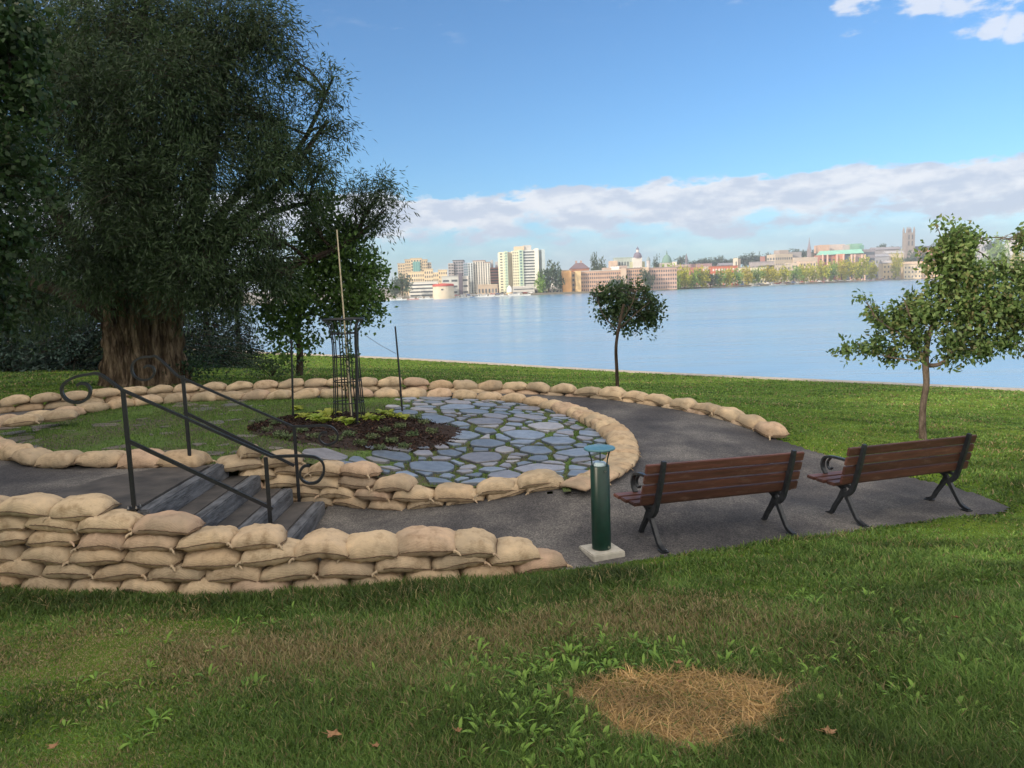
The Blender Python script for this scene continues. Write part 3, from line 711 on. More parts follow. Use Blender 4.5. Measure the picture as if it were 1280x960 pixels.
# ------------------------------------------------------------------ benches
def curve_bar(b, pts, x, w, t, n=6):
    """flat bar following (y,z) points at lateral x, w = width across, t = list of in-plane thickness"""
    P = smooth_poly([np.array(p) for p in pts], n); m = len(P); vs = []
    for i, p in enumerate(P):
        tt = P[min(i+1, m-1)]-P[max(i-1, 0)]; tt = tt/np.hypot(*tt); u = np.array([-tt[1], tt[0]])
        th = np.interp(i/(m-1), np.linspace(0, 1, len(t)), t)/2
        for a, c in ((-1,-1),(1,-1),(1,1),(-1,1)): vs.append((x+a*w/2, p[0]+u[0]*c*th, p[1]+u[1]*c*th))
    fs = [(i*4+k, i*4+(k+1)%4, (i+1)*4+(k+1)%4, (i+1)*4+k) for i in range(m-1) for k in range(4)]+[(3,2,1,0),(m*4-4,m*4-3,m*4-2,m*4-1)]
    b.add(vs, fs)
def make_bench(L=1.68):
    t = thing('park_bench', (0,0,0), 'x', 'bench', 'two park benches side by side on the walkway')
    # seat planks
    seat = obj('seat', None, t) if False else None
    sb = None
    for k, (y, z, rx) in enumerate(((.285,.395,.05),(.165,.388,.02),(.045,.383,0.0))):
        b = MB(); b.box((-.02 if k else -.03, y, z), (L+(.06 if k < 2 else .02), .105, .032), rx=rx); o = b.build('seat_plank', M['wood'], t, bevel=.006)
    for k in range(4):
        u = .035+k*.096; y = -.055-u*.26; z = .405+u
        b = MB(); b.box((0, y+.0, z), (L, .034, .084), rx=.25); b.build('back_plank', M['wood'], t, bevel=.006)
    for sx in (-1, 1):
        x = sx*(L/2-.15)
        fr = MB()
        curve_bar(fr, [(-.190,.80),(-.165,.68),(-.125,.53),(-.085,.40),(-.060,.33),(-.01,.275),(.04,.262),(.075,.285)], x, .040, [.034,.045,.050,.050,.045,.05])
        curve_bar(fr, [(.07,.262),(.045,.30),(.10,.335),(.18,.352),(.335,.362)], x, .040, [.05,.04,.034,.03])
        curve_bar(fr, [(-.05,.345),(.01,.352),(.08,.340)], x, .036, [.03,.026,.03])
        f = fr.build('frame', M['castiron'], t, bevel=.003)
        for pts, nm in (([(.035,.285),(-.02,.21),(-.09,.11),(-.15,.04),(-.235,.012)], 'leg'), ([(.05,.285),(.10,.20),(.16,.11),(.20,.04),(.275,.012)], 'leg')):
            lb = MB(); curve_bar(lb, pts, x, .042, [.058,.040,.036,.034,.022]); yy = pts[-1][0]
            lb.box((x, yy*.88, .006), (.075, .085, .012)); lg = lb.build(nm, M['castiron'], t, bevel=.003)
            b = MB(); b.lathe((x+.024, yy*.9, .011), [(.010,0),(.010,.010),(.004,.012)], 6); b.build('bolt', M['bolt'], lg)
        # armrest
        ar = MB(); curve_bar(ar, [(-.125,.585),(-.02,.60),(.12,.605),(.24,.600),(.315,.575),(.345,.520),(.335,.460),(.295,.412)], x, .046, [.018,.022,.024,.026,.026,.022])
        curve_bar(ar, [(.24,.585),(.275,.54),(.27,.49),(.235,.47),(.21,.495)], x, .03, [.016,.014,.012])
        ar.build('armrest', M['castiron'], t, bevel=.003)
        for k in range(4):
            u = .035+k*.096; y = -.055-u*.26-.05; z = .405+u-.013
            b = MB(); b.tube([(x-.0, y+.012, z), (x-.0, y-.004, z-.001)], [.009,.008], 8); b.build('bolt', M['castiron'], f)
    return t
B0 = make_bench()
def place_bench(o, rl, rr, zl, zr, label):
    a = at(rl[0], rl[1], zl); b = at(rr[0], rr[1], zr); ang = atan2(b[1]-a[1], b[0]-a[0]); mid = (a+b)/2
    n = np.array([-sin(ang), cos(ang)]); o.location = (mid[0]+n[0]*.235, mid[1]+n[1]*.235, (zl+zr)/2)
    tl = atan2(zr-zl, hypot(b[0]-a[0], b[1]-a[1])); o.rotation_mode = 'XYZ'; o.rotation_euler = (0, -tl, ang); o['label'] = label
    print('bench feet', np.round(a, 2), np.round(b, 2), 'dist', round(float(np.hypot(*(b-a)[:2])), 3))
zb = lambda x, y: pathz(x, y)
la = atsurf(824, 692, zb); ra = atsurf(999, 669, zb)
B1 = copy_tree(B0)
place_bench(B0, (824,692), (999,669), la[2], ra[2], 'brown slatted park bench beside the green bollard')
la = atsurf(1074, 660, zb); ra = atsurf(1220, 638, zb)
place_bench(B1, (1074,660), (1218,638), la[2], ra[2], 'brown slatted park bench at the right end of the walkway')

# ------------------------------------------------------------------ bollard light
bp = atsurf(752, 690, pathz); bz = float(pathz(bp[0], bp[1])); s = bp[1]/6.6
t = thing('bollard_light', (bp[0], bp[1], bz), 'dark green cylindrical bollard light with glass top on a square concrete block', 'bollard light')
def lb(nm, prof, mat, par=t, c=(0,0,0), n=32, sm_=True):
    b = MB(); b.lathe(c, prof, n); return b.build(nm, mat, par, sm_)
b = MB(); b.box((0, 0, -.035), (.31, .31, .14), rz=.35, taper=.97); b.build('concrete_base', M['concrete'], t, bevel=.008)
lb('post', [(.083,.04),(.083,.765),(.078,.772),(.02,.774)], M['green'])
lb('lens', [(.060,.770),(.060,.785),(.045,.800),(.0,.803)], M['lens'])
for k in range(3):
    a = radians(200+120*k); b = MB(); b.tube([(.070*cos(a), .070*sin(a), .76), (.078*cos(a), .078*sin(a), .83), (.103*cos(a), .103*sin(a), .915)], [.011,.010,.012], 8, squash=(.6,1.4)); b.build('arm', M['green'], t, True)
lb('cap', [(.02,.897),(.105,.902),(.132,.910),(.136,.918),(.130,.927),(.0,.934)], M['greencap'], n=40)
b = MB(); b.tube([(.035, -.077, .735), (.036, -.087, .735)], .008, 8); b.build('screw', M['bolt'], t)
b = MB(); b.tube([(.055, -.064, .065), (.058, -.072, .065)], .010, 8); b.build('screw', M['bolt'], t)

# ------------------------------------------------------------------ planting bed, tree guard, stakes
def mulch():
    n = 90; V = []; r = np.random.default_rng(9); g = np.linspace(-1, 1, n); X, Y = np.meshgrid(g, g)
    a = np.arctan2(Y, X); rr = np.hypot(X, Y); lim = .93+.05*np.sin(a*3+1)+.04*np.sin(a*7)+.02*np.sin(a*13+2)
    Z = .11*np.clip(1-(rr/lim)**2.2, -.3, 1)+r.uniform(-.012, .012, X.shape)
    wx = bed_c[0]+X*1.50; wy = bed_c[1]+Y*1.12; wz = patz(wx, wy)+Z+.002
    V = np.stack([wx, wy, wz], -1).reshape(-1, 3); I = np.arange(n*n).reshape(n, n); Q = np.stack([I[:-1,:-1], I[:-1,1:], I[1:,1:], I[1:,:-1]], -1).reshape(-1, 4)
    k = ((rr[:-1,:-1] < lim[:-1,:-1]*1.04)).ravel(); obj_ = obj('mulch_bed', mesh_np('mulch_bed', V, Q[k], M['mulch'], False)); obj_['kind'] = 'structure'
    # loose chips
    m = 9000; th = r.uniform(0, 2*pi, m); q = np.sqrt(r.random(m))*.98; lx = np.cos(th)*q; ly = np.sin(th)*q
    x = bed_c[0]+lx*1.42; y = bed_c[1]+ly*1.06; z = patz(x, y)+.11*np.clip(1-(q/.93)**2.2, 0, 1)+.012
    d = r.normal(size=(m, 3)); d[:, 2] *= .4; d /= np.linalg.norm(d, axis=1)[:, None]; e = np.cross(d, r.normal(size=(m, 3))); e /= np.linalg.norm(e, axis=1)[:, None]
    c = np.stack([x, y, z], -1); l = r.uniform(.012, .035, m)[:, None]; w_ = r.uniform(.004, .010, m)[:, None]
    V = np.stack([c-d*l-e*w_, c+d*l-e*w_, c+d*l+e*w_, c-d*l+e*w_], 1).reshape(-1, 3); Q = np.arange(m*4).reshape(m, 4)
    cc = np.where(r.random((m, 1)) < .8, np.array([[.020,.011,.008]]), np.array([[.07,.038,.026]]))*r.uniform(.6, 1.5, (m, 1))
    tag(obj('mulch_chips', mesh_np('mulch_chips', V, Q, attr_m, False, np.repeat(cc, 4, 0))), 'dark bark chips heaped in the round planting bed', 'mulch', None, 'stuff')
attr_m = attrmat('chips', .95)
mulch()
def bedz(x, y):
    q = np.hypot((x-bed_c[0])/1.5, (y-bed_c[1])/1.12); return float(patz(x, y))+.11*max(0, 1-(q/.93)**2.2)
gp = atsurf(437, 521, lambda x, y: bedz(x, y)); gx, gy, gz = gp
t = thing('tree_guard', tuple(gp), 'round black iron tree guard flaring at the top, standing in the planting bed', 'tree guard')
sc_ = gy/10.0
for k in range(10):
    a = 2*pi*k/10+.1; b = MB()
    b.tube([(r_*sc_*cos(a), r_*sc_*sin(a), z*sc_) for r_, z in ((.205,0),(.185,.3),(.170,.65),(.165,.95),(.175,1.12),(.205,1.22),(.262,1.285))], .0085, 6)
    b.build('bar', M['iron'], t, True)
for z, r_ in ((.20,.192),(.48,.178),(.80,.167),(1.10,.172),(1.285,.262)):
    b = MB(); b.tube([(r_*sc_*cos(2*pi*k/24), r_*sc_*sin(2*pi*k/24), z*sc_) for k in range(25)], .008 if z < 1.2 else .012, 6); b.build('ring', M['iron'], t, True)
def stake_obj(name, p0px, p1px, r, mat, label, cat, Y=None, grp=None):
    p0 = atsurf(p0px[0], p0px[1], lambda x, y: bedz(x, y)) if Y is None else np.array([*aty(p0px[0], p0px[1], Y)])
    p1 = aty(p1px[0], p1px[1], p0[1]); b = MB(p0); b.tube([p0-np.array([0,0,.05]), (p0+p1)/2+np.array([.004,0,0]), p1], [r, r, r*.85], 8); o = b.build(name, mat, None, True, loc=tuple(p0)); return tag(o, label, cat, grp)
stake_obj('wooden_stake', (439,515), (421,287), .0105, M['stake'], 'tall thin pale wooden stake leaning out of the tree guard', 'stake', gy)
stake_obj('metal_stake', (366,521), (364,424), .014, M['iron'], 'slim black metal stake left of the tree guard', 'stake', None, 'black metal stakes round the bed')
stake_obj('metal_stake', (503,515), (494,408), .014, M['iron'], 'leaning black metal stake right of the tree guard', 'stake', None, 'black metal stakes round the bed')
ms = stake_obj('metal_stake', (446,531), (445,404), .020, M['iron'], 'thick dark metal stake standing just in front of the tree guard', 'stake', None, 'black metal stakes round the bed')
a = aty(455, 418, gy-.1); c = aty(495, 442, gy-.1); b = MB(a); b.tube([a, (a+c)/2-np.array([0,0,.015]), c], .003, 4); tag(b.build('guy_wire', M['wire'], None, loc=tuple(a)), 'thin wire running from the tree guard to the right stake', 'wire')
# leaf helpers ------------------------------------------------------
def leafquads(C, D, L, W, r, fold=.25):
    """C centres (n,3) base points, D directions, L length, W width"""
    n = len(C); D = D/np.linalg.norm(D, axis=1)[:, None]; s_ = np.cross(D, r.normal(size=(n, 3))); s_ /= np.linalg.norm(s_, axis=1)[:, None]+1e-9
    nn = np.cross(D, s_); L = np.broadcast_to(L, n)[:, None]; W = np.broadcast_to(W, n)[:, None]
    V = np.stack([C, C+D*L*.45+s_*W*.5-nn*W*fold, C+D*L, C+D*L*.45-s_*W*.5-nn*W*fold], 1).reshape(-1, 3)
    return V, np.arange(4*n).reshape(n, 4)
def bladeleaf(b, p, d, L, W, up):   # broad curved leaf, 3 segments
    d = Vector(d).normalized(); s_ = d.cross(Vector((0,0,1))); s_ = s_.normalized() if s_.length > .01 else Vector((1,0,0))
    pts = []; pos = Vector(p); dv = Vector((d.x, d.y, up)).normalized()
    prof = [.15,.7,1,.75,0.05]; vs = []
    for i in range(5):
        w = W*prof[i]/2; vs += [pos-s_*w+Vector((0,0,w*.35)), pos, pos+s_*w+Vector((0,0,w*.35))]
        pos = pos+dv*L/4; dv = (dv+Vector((0,0,-.35))).normalized()
    fs = []
    for i in range(4):
        fs += [(3*i,3*i+1,3*i+4,3*i+3),(3*i+1,3*i+2,3*i+5,3*i+4)]
    b.add(vs, fs)
def hosta(px, py, s, label, grp, mat, name, n=16):
    p = atsurf(px, py, lambda x, y: bedz(x, y)); b = MB(p)
    for k in range(n):
        a = R_(0, 2*pi); q = R_(.0, .06)*s; bladeleaf(b, (p[0]+q*cos(a), p[1]+q*sin(a), p[2]), (cos(a), sin(a), 0), R_(.10,.16)*s, R_(.06,.09)*s, R_(.5, 1.8))
    return tag(b.build(name, mat, None, True, loc=tuple(p)), label, 'plant', grp)
HG = 'yellow green hostas at the foot of the tree guard'
for i, (px, py, s, lb_) in enumerate([(382,522,.9,'yellow green hosta just right of the left stake'),(396,525,1.1,'yellow green hosta, second from the left stake'),(410,520,1.2,'yellow green hosta against the left bars of the tree guard'),(404,529,1,'yellow green hosta at the front edge left of the tree guard'),(424,527,.7,'small yellow green hosta between the guard and the thick front stake'),
  (438,530,1.0,'yellow green hosta in front of the thick stake'),(458,524,.9,'yellow green hosta against the right bars of the tree guard'),(470,525,.9,'yellow green hosta, first right of the tree guard'),(482,519,1.1,'larger yellow green hosta left of the right stake'),(492,522,1.0,'yellow green hosta at the foot of the right stake, left side'),(506,524,.8,'yellow green hosta at the foot of the right stake, right side'),(372,512,.8,'yellow green hosta behind the left stake')]):
    hosta(px, py, s*.95, lb_, HG, M['hosta'], 'hosta', 20)
r = np.random.default_rng(4)
pos = [(325,528),(334,540),(350,545),(345,530),(362,548),(378,540),(392,548),(420,551),(436,545),(450,556),(465,548),(480,540),(490,553),(500,535),(515,545),(530,530),(540,541),(520,524),(475,562),(505,560)]
words = ['left tip','left tip, lower','left part','left part, upper','left part near the front rim','left of the centre','centre left near the front rim','front rim below the guard','middle below the guard','front rim, lower middle','middle right of the thick stake','right of the middle','right front','upper right','right part, middle','far right, upper','far right end','right rim behind','lowest front rim','lowest front rim, right']
C = []; D = []
for (px, py), wd in zip(pos, words):
    p = atsurf(px, py, lambda x, y: bedz(x, y)); n = 120; c = p+np.c_[r.normal(size=n).clip(-1.4,1.4)*.05, r.normal(size=n).clip(-1.4,1.4)*.045, r.uniform(0, .05, n)]; d = r.normal(size=(n, 3)); d[:, 2] = np.abs(d[:, 2])
    V, Q = leafquads(c-p, d, r.uniform(.02,.045, n), r.uniform(.012,.022, n), r)
    tag(obj('ground_cover_plant', mesh_np('ground_cover_plant', V, Q, M['pinkleaf']), None, tuple(p)), 'small low leafy plant in the bark mulch bed, %s' % wd, 'plant', 'small plants in the mulch bed')
# vine leaves inside the guard
n = 150; c = np.c_[r.normal(size=n)*.05, r.normal(size=n)*.05-.02, r.uniform(.35, 1.15, n)]*sc_; c[:60] = np.c_[r.normal(size=60)*.04+.09, r.normal(size=60)*.05-.15, r.normal(size=60)*.09+.86]
V, Q = leafquads(c, r.normal(size=(n, 3)), .05, .035, r)
sp_ = thing('sapling', (gx, gy, gz), 'thin leafy sapling growing inside the black tree guard', 'young tree')
obj('crown', mesh_np('crown', V, Q, M['midleaf']), sp_)
b = MB(); b.tube([(.02,0,0),(.0,.02,.5),(.01,0,1.1),(.0,.01,1.5)], [.014,.012,.009,.004], 6); b.build('trunk', M['bark'], sp_, True)

# ------------------------------------------------------------------ trees
def crown_mesh(name, org, blobs, dens, L, W, mat, r, kind='broad', tw=.35, cluster=12, shell=2.4, droop=0.0):
    """blobs: (centre(3), radius(3)); dens: leaves per m2 of blob silhouette"""
    Cs = []; Ds = []; TW = []
    for c, rad in blobs:
        c = np.array(c); rad = np.array(rad, float); nl = int(dens*pi*rad[0]*rad[2]*(r.uniform(.55, 1.25) if kind == 'willow' else 1)); nt_ = max(4, nl//cluster)
        d = r.normal(size=(nt_, 3)); d /= np.linalg.norm(d, axis=1)[:, None]; q = r.random(nt_)**(1/shell)*(1+.12*r.normal(size=nt_))
        tp = c+d*rad*q[:, None]; TW.append((c, tp))
        dir_ = d*.8+r.normal(size=(nt_, 3))*.5; dir_[:, 2] += .15-droop
        dir_ /= np.linalg.norm(dir_, axis=1)[:, None]
        t = r.uniform(-1, 1, (nt_, cluster)); cc = tp[:, None]+dir_[:, None]*t[..., None]*tw+r.normal(size=(nt_, cluster, 3))*tw*(.18 if kind == 'willow' else .33)
        cc[..., 2] -= droop*tw*.5*(t**2)
        ld = dir_[:, None]*(1.0 if kind == 'willow' else .3)+r.normal(size=(nt_, cluster, 3))*(.45 if kind == 'willow' else .75)
        ld[..., 2] -= .3+droop
        Cs.append(cc.reshape(-1, 3)); Ds.append(ld.reshape(-1, 3))
    C = np.concatenate(Cs)-np.array(org); D = np.concatenate(Ds); n = len(C)
    V, Q = leafquads(C, D, L*r.uniform(.6, 1.25, n), W*r.uniform(.7, 1.2, n), r)
    return mesh_np(name, V, Q, mat), TW
def px_blobs(bl, sq=.9):
    out = []
    for px, py, Y, rp in bl:
        c = aty(px, py, Y); R = rp*Y/F; out.append((c, (R, R*sq, R)))
    return out
def curve3(a, b, sag, r, n=6, wob=.05):
    a = np.array(a, float); b = np.array(b, float); L = np.linalg.norm(b-a); pts = []
    o = r.normal(size=3)*wob*L
    for i in range(n+1):
        t = i/n; p = a+(b-a)*t+o*sin(pi*t)+np.array([0, 0, sag*L*sin(pi*t)]); pts.append(p)
    return pts
def tree(name, base, label, cat, trunk, limbs, blobs, dens, L, W, lmat, bmat, seed, group=None, kind='broad', tw=.35, twigs=.25, twr=.012, cluster=12, shell=2.4, droop=0, tn=10, cmat2=None, forks=True):
    r = np.random.default_rng(seed); t = thing(name, tuple(base), label, cat, group)
    me, TW = crown_mesh('crown', base, blobs, dens, L, W, lmat, r, kind, tw, cluster, shell, droop); obj('crown', me, t)
    b = MB(base); b2 = MB(base) if kind == 'willow' else b
    tp = smooth_poly([np.array(p) for p, _ in trunk], 4); rs = list(np.interp(np.linspace(0, len(trunk)-1, len(tp)), range(len(trunk)), [q for _, q in trunk]))
    b.tube(tp, rs, tn)
    ends = []
    for lp, r0, r1 in limbs:
        P = smooth_poly([np.array(p) for p in lp], 4); (b2 if kind == 'willow' else b).tube(P, list(np.linspace(r0, r1, len(P))), 7); ends += [(p, r1) for p in P[1::2]]
    nodes = np.array([p for p, _ in ends]+[tp[-1], tp[len(tp)*2//3]])
    for c, tps_ in TW:
        k = np.argmin(np.linalg.norm(nodes-c, axis=1)); q = nodes[k]
        mid = c-(c-q)*.25 if forks else c
        if np.linalg.norm(mid-q) > .1: b2.tube(curve3(q, mid, .06, r, 5), [max(twr*2.2, .0)*1.0]*2+[twr*1.8]*2+[twr*1.4]*2, 5)
        sel = tps_[r.random(len(tps_)) < twigs]
        for e in sel[:160]:
            s_ = q+(mid-q)*r.uniform(.5, 1); b2.tube(curve3(s_, e, .05, r, 3), [twr, twr*.8, twr*.6, twr*.3], 3, caps=False)
    b.build('trunk', bmat, t, True)
    if b2 is not b: b2.build('branches', M['darkbark'], t, True)  # willow limbs darkened in bark colour, as only the trunk is lit
    return t
# big willow
wb = at(182, 481, -.12)
WY = wb[1]
def wp(px, py, Y=None): return aty(px, py, Y or WY)
willow_blobs = px_blobs([(60,60,17,90),(170,40,16.4,90),(270,50,16,80),(325,35,16,42),(120,180,16.5,95),(230,170,15.6,95),(305,140,16,62),(345,190,16,46),(402,120,16,28),(414,165,16,26),(398,212,15.6,28),(420,88,16,13),(230,290,15.2,72),(300,290,15,50),(140,310,15.6,55),(60,300,17,70),(325,245,16,34),(325,330,15.5,32),(270,355,15,42),(205,352,14.6,26),(40,375,18,46),(95,365,17.5,30),
 (462,248,16.8,28),(480,232,16.8,16),(474,278,16.8,18),(436,286,16.8,20),(444,250,16.8,22),(360,90,16,18),(352,60,16,18),(372,240,16,24),(10,180,17,70),(385,275,16,18),(495,250,16.8,9)])
limbs = []
fork = wp(190, 330, WY)
for pts, r0, r1 in (([(165,380),(140,300),(110,200),(95,60)],.36,.10),([(175,370),(165,280),(150,170),(140,20)],.34,.09),([(190,360),(200,270),(215,160),(225,30)],.30,.08),([(200,370),(235,290),(262,200),(285,60)],.30,.07),([(150,390),(95,300),(40,210),(-20,120)],.30,.08),
    ([(205,400),(260,360),(330,340),(400,320),(455,290)],.20,.035),([(215,350),(290,280),(350,230),(410,150)],.20,.035),([(200,380),(270,320),(330,270),(400,250)],.16,.03),([(145,400),(90,370),(30,350),(-30,330)],.22,.05),([(230,330),(300,240),(370,190),(415,100)],.13,.02),([(185,350),(188,250),(185,130),(180,-20)],.22,.05)):
    limbs.append(([wp(x, y, WY+R_(-.5,.6)) for x, y in pts], r0, r1))
tree('willow_tree', wb, 'huge old willow with thick furrowed trunk and dark drooping crown behind the sandbag circle', 'tree',
     [(wb-np.array([0,0,.25]), 1.08),(wb+np.array([0,0,.12]), .86),(wp(180,440), .74),(wp(180,400), .74),(wp(182,372), .80),(wp(185,350), .62),(wp(187,325), .3)], limbs,
     willow_blobs+px_blobs([(250,330,14.4,60),(320,290,14.6,40),(150,250,14.8,70),(290,365,14.6,24),(240,230,14.6,50),(110,120,15,70),(220,110,15,70),(345,350,14.8,28),(120,340,15,50),(330,200,15,45),(180,300,14.2,40),(225,372,14.0,18)]), 2000, .14, .024, M['willow'], M['willowbark'], 21, None, 'willow', .38, .22, .014, 14, 2.6, .25, 44)
# furrowed trunk: push the rings in and out
def furrow(tr, amp, n_, zmax):
    o = [c for c in kids(tr) if c.name.startswith('trunk')][0]; sub = None
    bm = bmesh.new(); bm.from_mesh(o.data); bm.faces.ensure_lookup_table()
    fs = [f for f in bm.faces if all(hypot(v.co.x, v.co.y) < 1.3 and v.co.z < zmax for v in f.verts)]
    bmesh.ops.subdivide_edges(bm, edges=list({e for f in fs for e in f.edges}), cuts=4, use_grid_fill=True)
    for v in bm.verts:
        q = hypot(v.co.x, v.co.y)
        if v.co.z < zmax and .35 < q < 1.3:
            a = atan2(v.co.y, v.co.x); z = v.co.z
            w = sin(a*19+sin(z*2.1)*1.6)+.9*sin(a*37+z*1.3+sin(z*5+a*3)*1.2)+.7*sin(a*61-z*2.1+sin(z*9+a*7))+.5*sin(a*5+1)+.3*sin(z*13+a*23)
            w2 = abs(w); g = amp*(w2-.9); v.co.x += cos(a)*g; v.co.y += sin(a)*g
    bm.to_mesh(o.data); bm.free(); o.data.polygons.foreach_set('use_smooth', [True]*len(o.data.polygons))
WT = [o for o in bpy.data.objects if o.name == 'willow_tree'][0]
furrow(WT, .06, 17, 3.2)
# small maple right of it
mb = atsurf(374, 470, lawnz)
tree('maple_tree', mb, 'slender bright green maple on the lawn, between the willow and the tree guard', 'tree',
     [(mb, .10),(aty(375,440,mb[1]), .085),(aty(372,405,mb[1]), .07),(aty(385,360,mb[1]), .05),(aty(400,300,mb[1]), .03)],
     [([aty(x, y, mb[1]+dy) for x, y in p], .045, .012) for p, dy in (([(373,410),(350,380),(340,345)],.2),([(376,400),(410,370),(440,330)],-.2),([(385,360),(425,310),(440,285)],.1),([(385,350),(390,290),(400,240)],0))],
     px_blobs([(430,300,17,36),(405,335,17,40),(450,345,17.3,34),(372,372,17,34),(428,382,17,38),(352,410,17,24),(402,260,17,26),(462,378,17,22),(350,345,17,26),(385,300,17,24),(355,440,16.6,10),(335,385,17,18),(385,425,17,14)]),
     1300, .105, .07, M['maple'], M['darkbark'], 5, None, 'broad', .22, .3, .008, 10, 2.2)
# maple entering at the left
lmb = np.array([-8.6, 8.6, 0.0])
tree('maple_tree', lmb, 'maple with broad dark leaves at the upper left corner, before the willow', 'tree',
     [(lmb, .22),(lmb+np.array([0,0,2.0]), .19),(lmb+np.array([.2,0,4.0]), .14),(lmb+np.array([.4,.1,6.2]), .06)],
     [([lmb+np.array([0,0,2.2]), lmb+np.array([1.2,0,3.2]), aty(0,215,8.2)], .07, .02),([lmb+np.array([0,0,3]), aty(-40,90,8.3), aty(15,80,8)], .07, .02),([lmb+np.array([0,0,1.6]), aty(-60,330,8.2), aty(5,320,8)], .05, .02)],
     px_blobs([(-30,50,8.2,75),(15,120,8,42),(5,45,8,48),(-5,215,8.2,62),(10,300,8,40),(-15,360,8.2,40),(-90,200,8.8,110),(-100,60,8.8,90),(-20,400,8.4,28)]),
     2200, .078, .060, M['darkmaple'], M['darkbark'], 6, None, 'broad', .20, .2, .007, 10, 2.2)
# round tree at the water side
mt = atsurf(772, 487, lawnz)
tree('lawn_tree', mt, 'small round-crowned dark green tree at the middle of the shore, behind the walkway', 'tree',
     [(mt-np.array([0,0,.1]), .045),(aty(771,462,mt[1]), .038),(aty(770,435,mt[1]), .035),(aty(773,412,mt[1]), .032),(aty(780,380,mt[1]), .03)],
     [([aty(x, y, mt[1]+dy) for x, y in p], .016, .006) for p, dy in (([(772,414),(755,395),(748,378)],.2),([(773,412),(795,392),(812,378)],-.2),([(773,408),(790,380),(795,362)],.2))],
     px_blobs([(784,376,19.4,19),(762,372,19.4,17),(808,376,19.3,17),(772,364,19.4,10),(800,364,19.4,11),(756,362,19.4,8),(817,384,19.4,9),(776,392,19.3,22),(800,396,19.5,22),(817,396,19.4,12),(749,372,19.4,10),(788,362,19.5,9),(756,392,19.4,12),(785,407,19.4,10),(742,366,19.4,6),(812,408,19.4,8),(825,385,19.4,7)]),
     950, .10, .065, M['midleaf'], M['darkbark'], 7, None, 'broad', .17, .15, .004, 9, 2.0)
# right tree
rt = atsurf(1154, 549, lawnz); RY = rt[1]
def rp(x, y, d=0): return aty(x, y, RY+d)
tree('lawn_tree', rt, 'young spreading tree with a crooked low branch, on the lawn behind the farther bench', 'tree',
     [(rt-np.array([0,0,.1]), .065),(rp(1153,530), .052),(rp(1154,505), .048),(rp(1158,480), .046),(rp(1157,455), .050),(rp(1160,425), .04),(rp(1175,380), .03),(rp(1190,330), .015)],
     [([rp(1158,457),rp(1175,455),rp(1192,440,-.1),rp(1205,415,-.1),rp(1235,385,-.2)], .038, .014),([rp(1157,450),rp(1140,425),rp(1112,410,.1),rp(1090,393,.1)], .02, .006),([rp(1157,452),rp(1120,448),rp(1085,440,.2),rp(1052,438,.2)], .014, .004),([rp(1160,430),rp(1140,400),rp(1130,375)], .018, .006),([rp(1205,415),rp(1250,410,.2),rp(1285,400,.3)], .02, .007),([rp(1190,330),rp(1178,300),rp(1170,280)], .010, .004),([rp(1185,350),rp(1215,320),rp(1222,295)], .015, .005)],
     px_blobs([(1195,308,RY,26),(1188,345,RY,30),(1212,385,RY,36),(1250,385,RY,32),(1276,395,RY,28),(1134,385,RY+.2,18),(1118,405,RY+.2,15),(1100,398,RY+.2,11),(1088,388,RY+.2,8),(1160,392,RY,26),(1096,433,RY+.2,13),(1060,437,RY+.2,8),(1116,440,RY+.2,13),(1142,418,RY,17),(1195,428,RY-.1,26),(1232,432,RY,20),(1280,345,RY+.3,22),(1171,283,RY,6),(1222,345,RY,22),(1255,340,RY+.2,13),(1282,300,RY+.3,14),(1080,435,RY+.2,9),(1172,322,RY,16),(1078,372,RY+.2,6),(1048,440,RY+.2,4),(1148,445,RY,9),(1265,428,RY,14),(1310,380,RY,34),(1320,320,RY,30),(1216,300,RY,15)]),
     2500, .095, .052, M['young'], M['bark'], 8, None, 'broad', .13, .4, .005, 9, 1.9, .1)

# conifers at the far left
def conifer(base, h, w, label, mat, seed, group):
    r = np.random.default_rng(seed); t = thing('spruce_tree', tuple(base), label, 'tree', group)
    Cs = []; Ds = []; b = MB(base); b.tube([base, base+np.array([0,0,h])], [w*.05, .02], 7)
    nw = int(h/.22)
    for i in range(nw):
        f = i/nw; z = .15+f*(h-.2); R = w/2*(1-f)**.8*(1+.15*r.normal()); nb = int(7+10*(1-f))
        for k in range(nb):
            a = r.uniform(0, 2*pi); rr = R*r.uniform(.75, 1.1); e = np.array([cos(a)*rr, sin(a)*rr, z-.18*rr]); s0 = np.array([0,0,z])
            if k % 2 == 0: b.tube([base+s0, base+(s0+e)/2+np.array([0,0,.04*rr]), base+e], [.02,.014,.006], 3, caps=False)
            m = int(26*rr+6); tt = r.random(m)**.7; p = s0+(e-s0)*tt[:, None]+np.c_[r.normal(size=m)*.10, r.normal(size=m)*.10, -np.abs(r.normal(size=m))*.07]*(1+tt[:, None])
            d = np.array([cos(a), sin(a), -.3])+r.normal(size=(m, 3))*.55; Cs.append(p); Ds.append(d)
    C = np.concatenate(Cs); D = np.concatenate(Ds); V, Q = leafquads(C, D, r.uniform(.10,.20, len(C)), .05, r)
    obj('crown', mesh_np('crown', V, Q, mat), t); b.build('trunk', M['darkbark'], t)
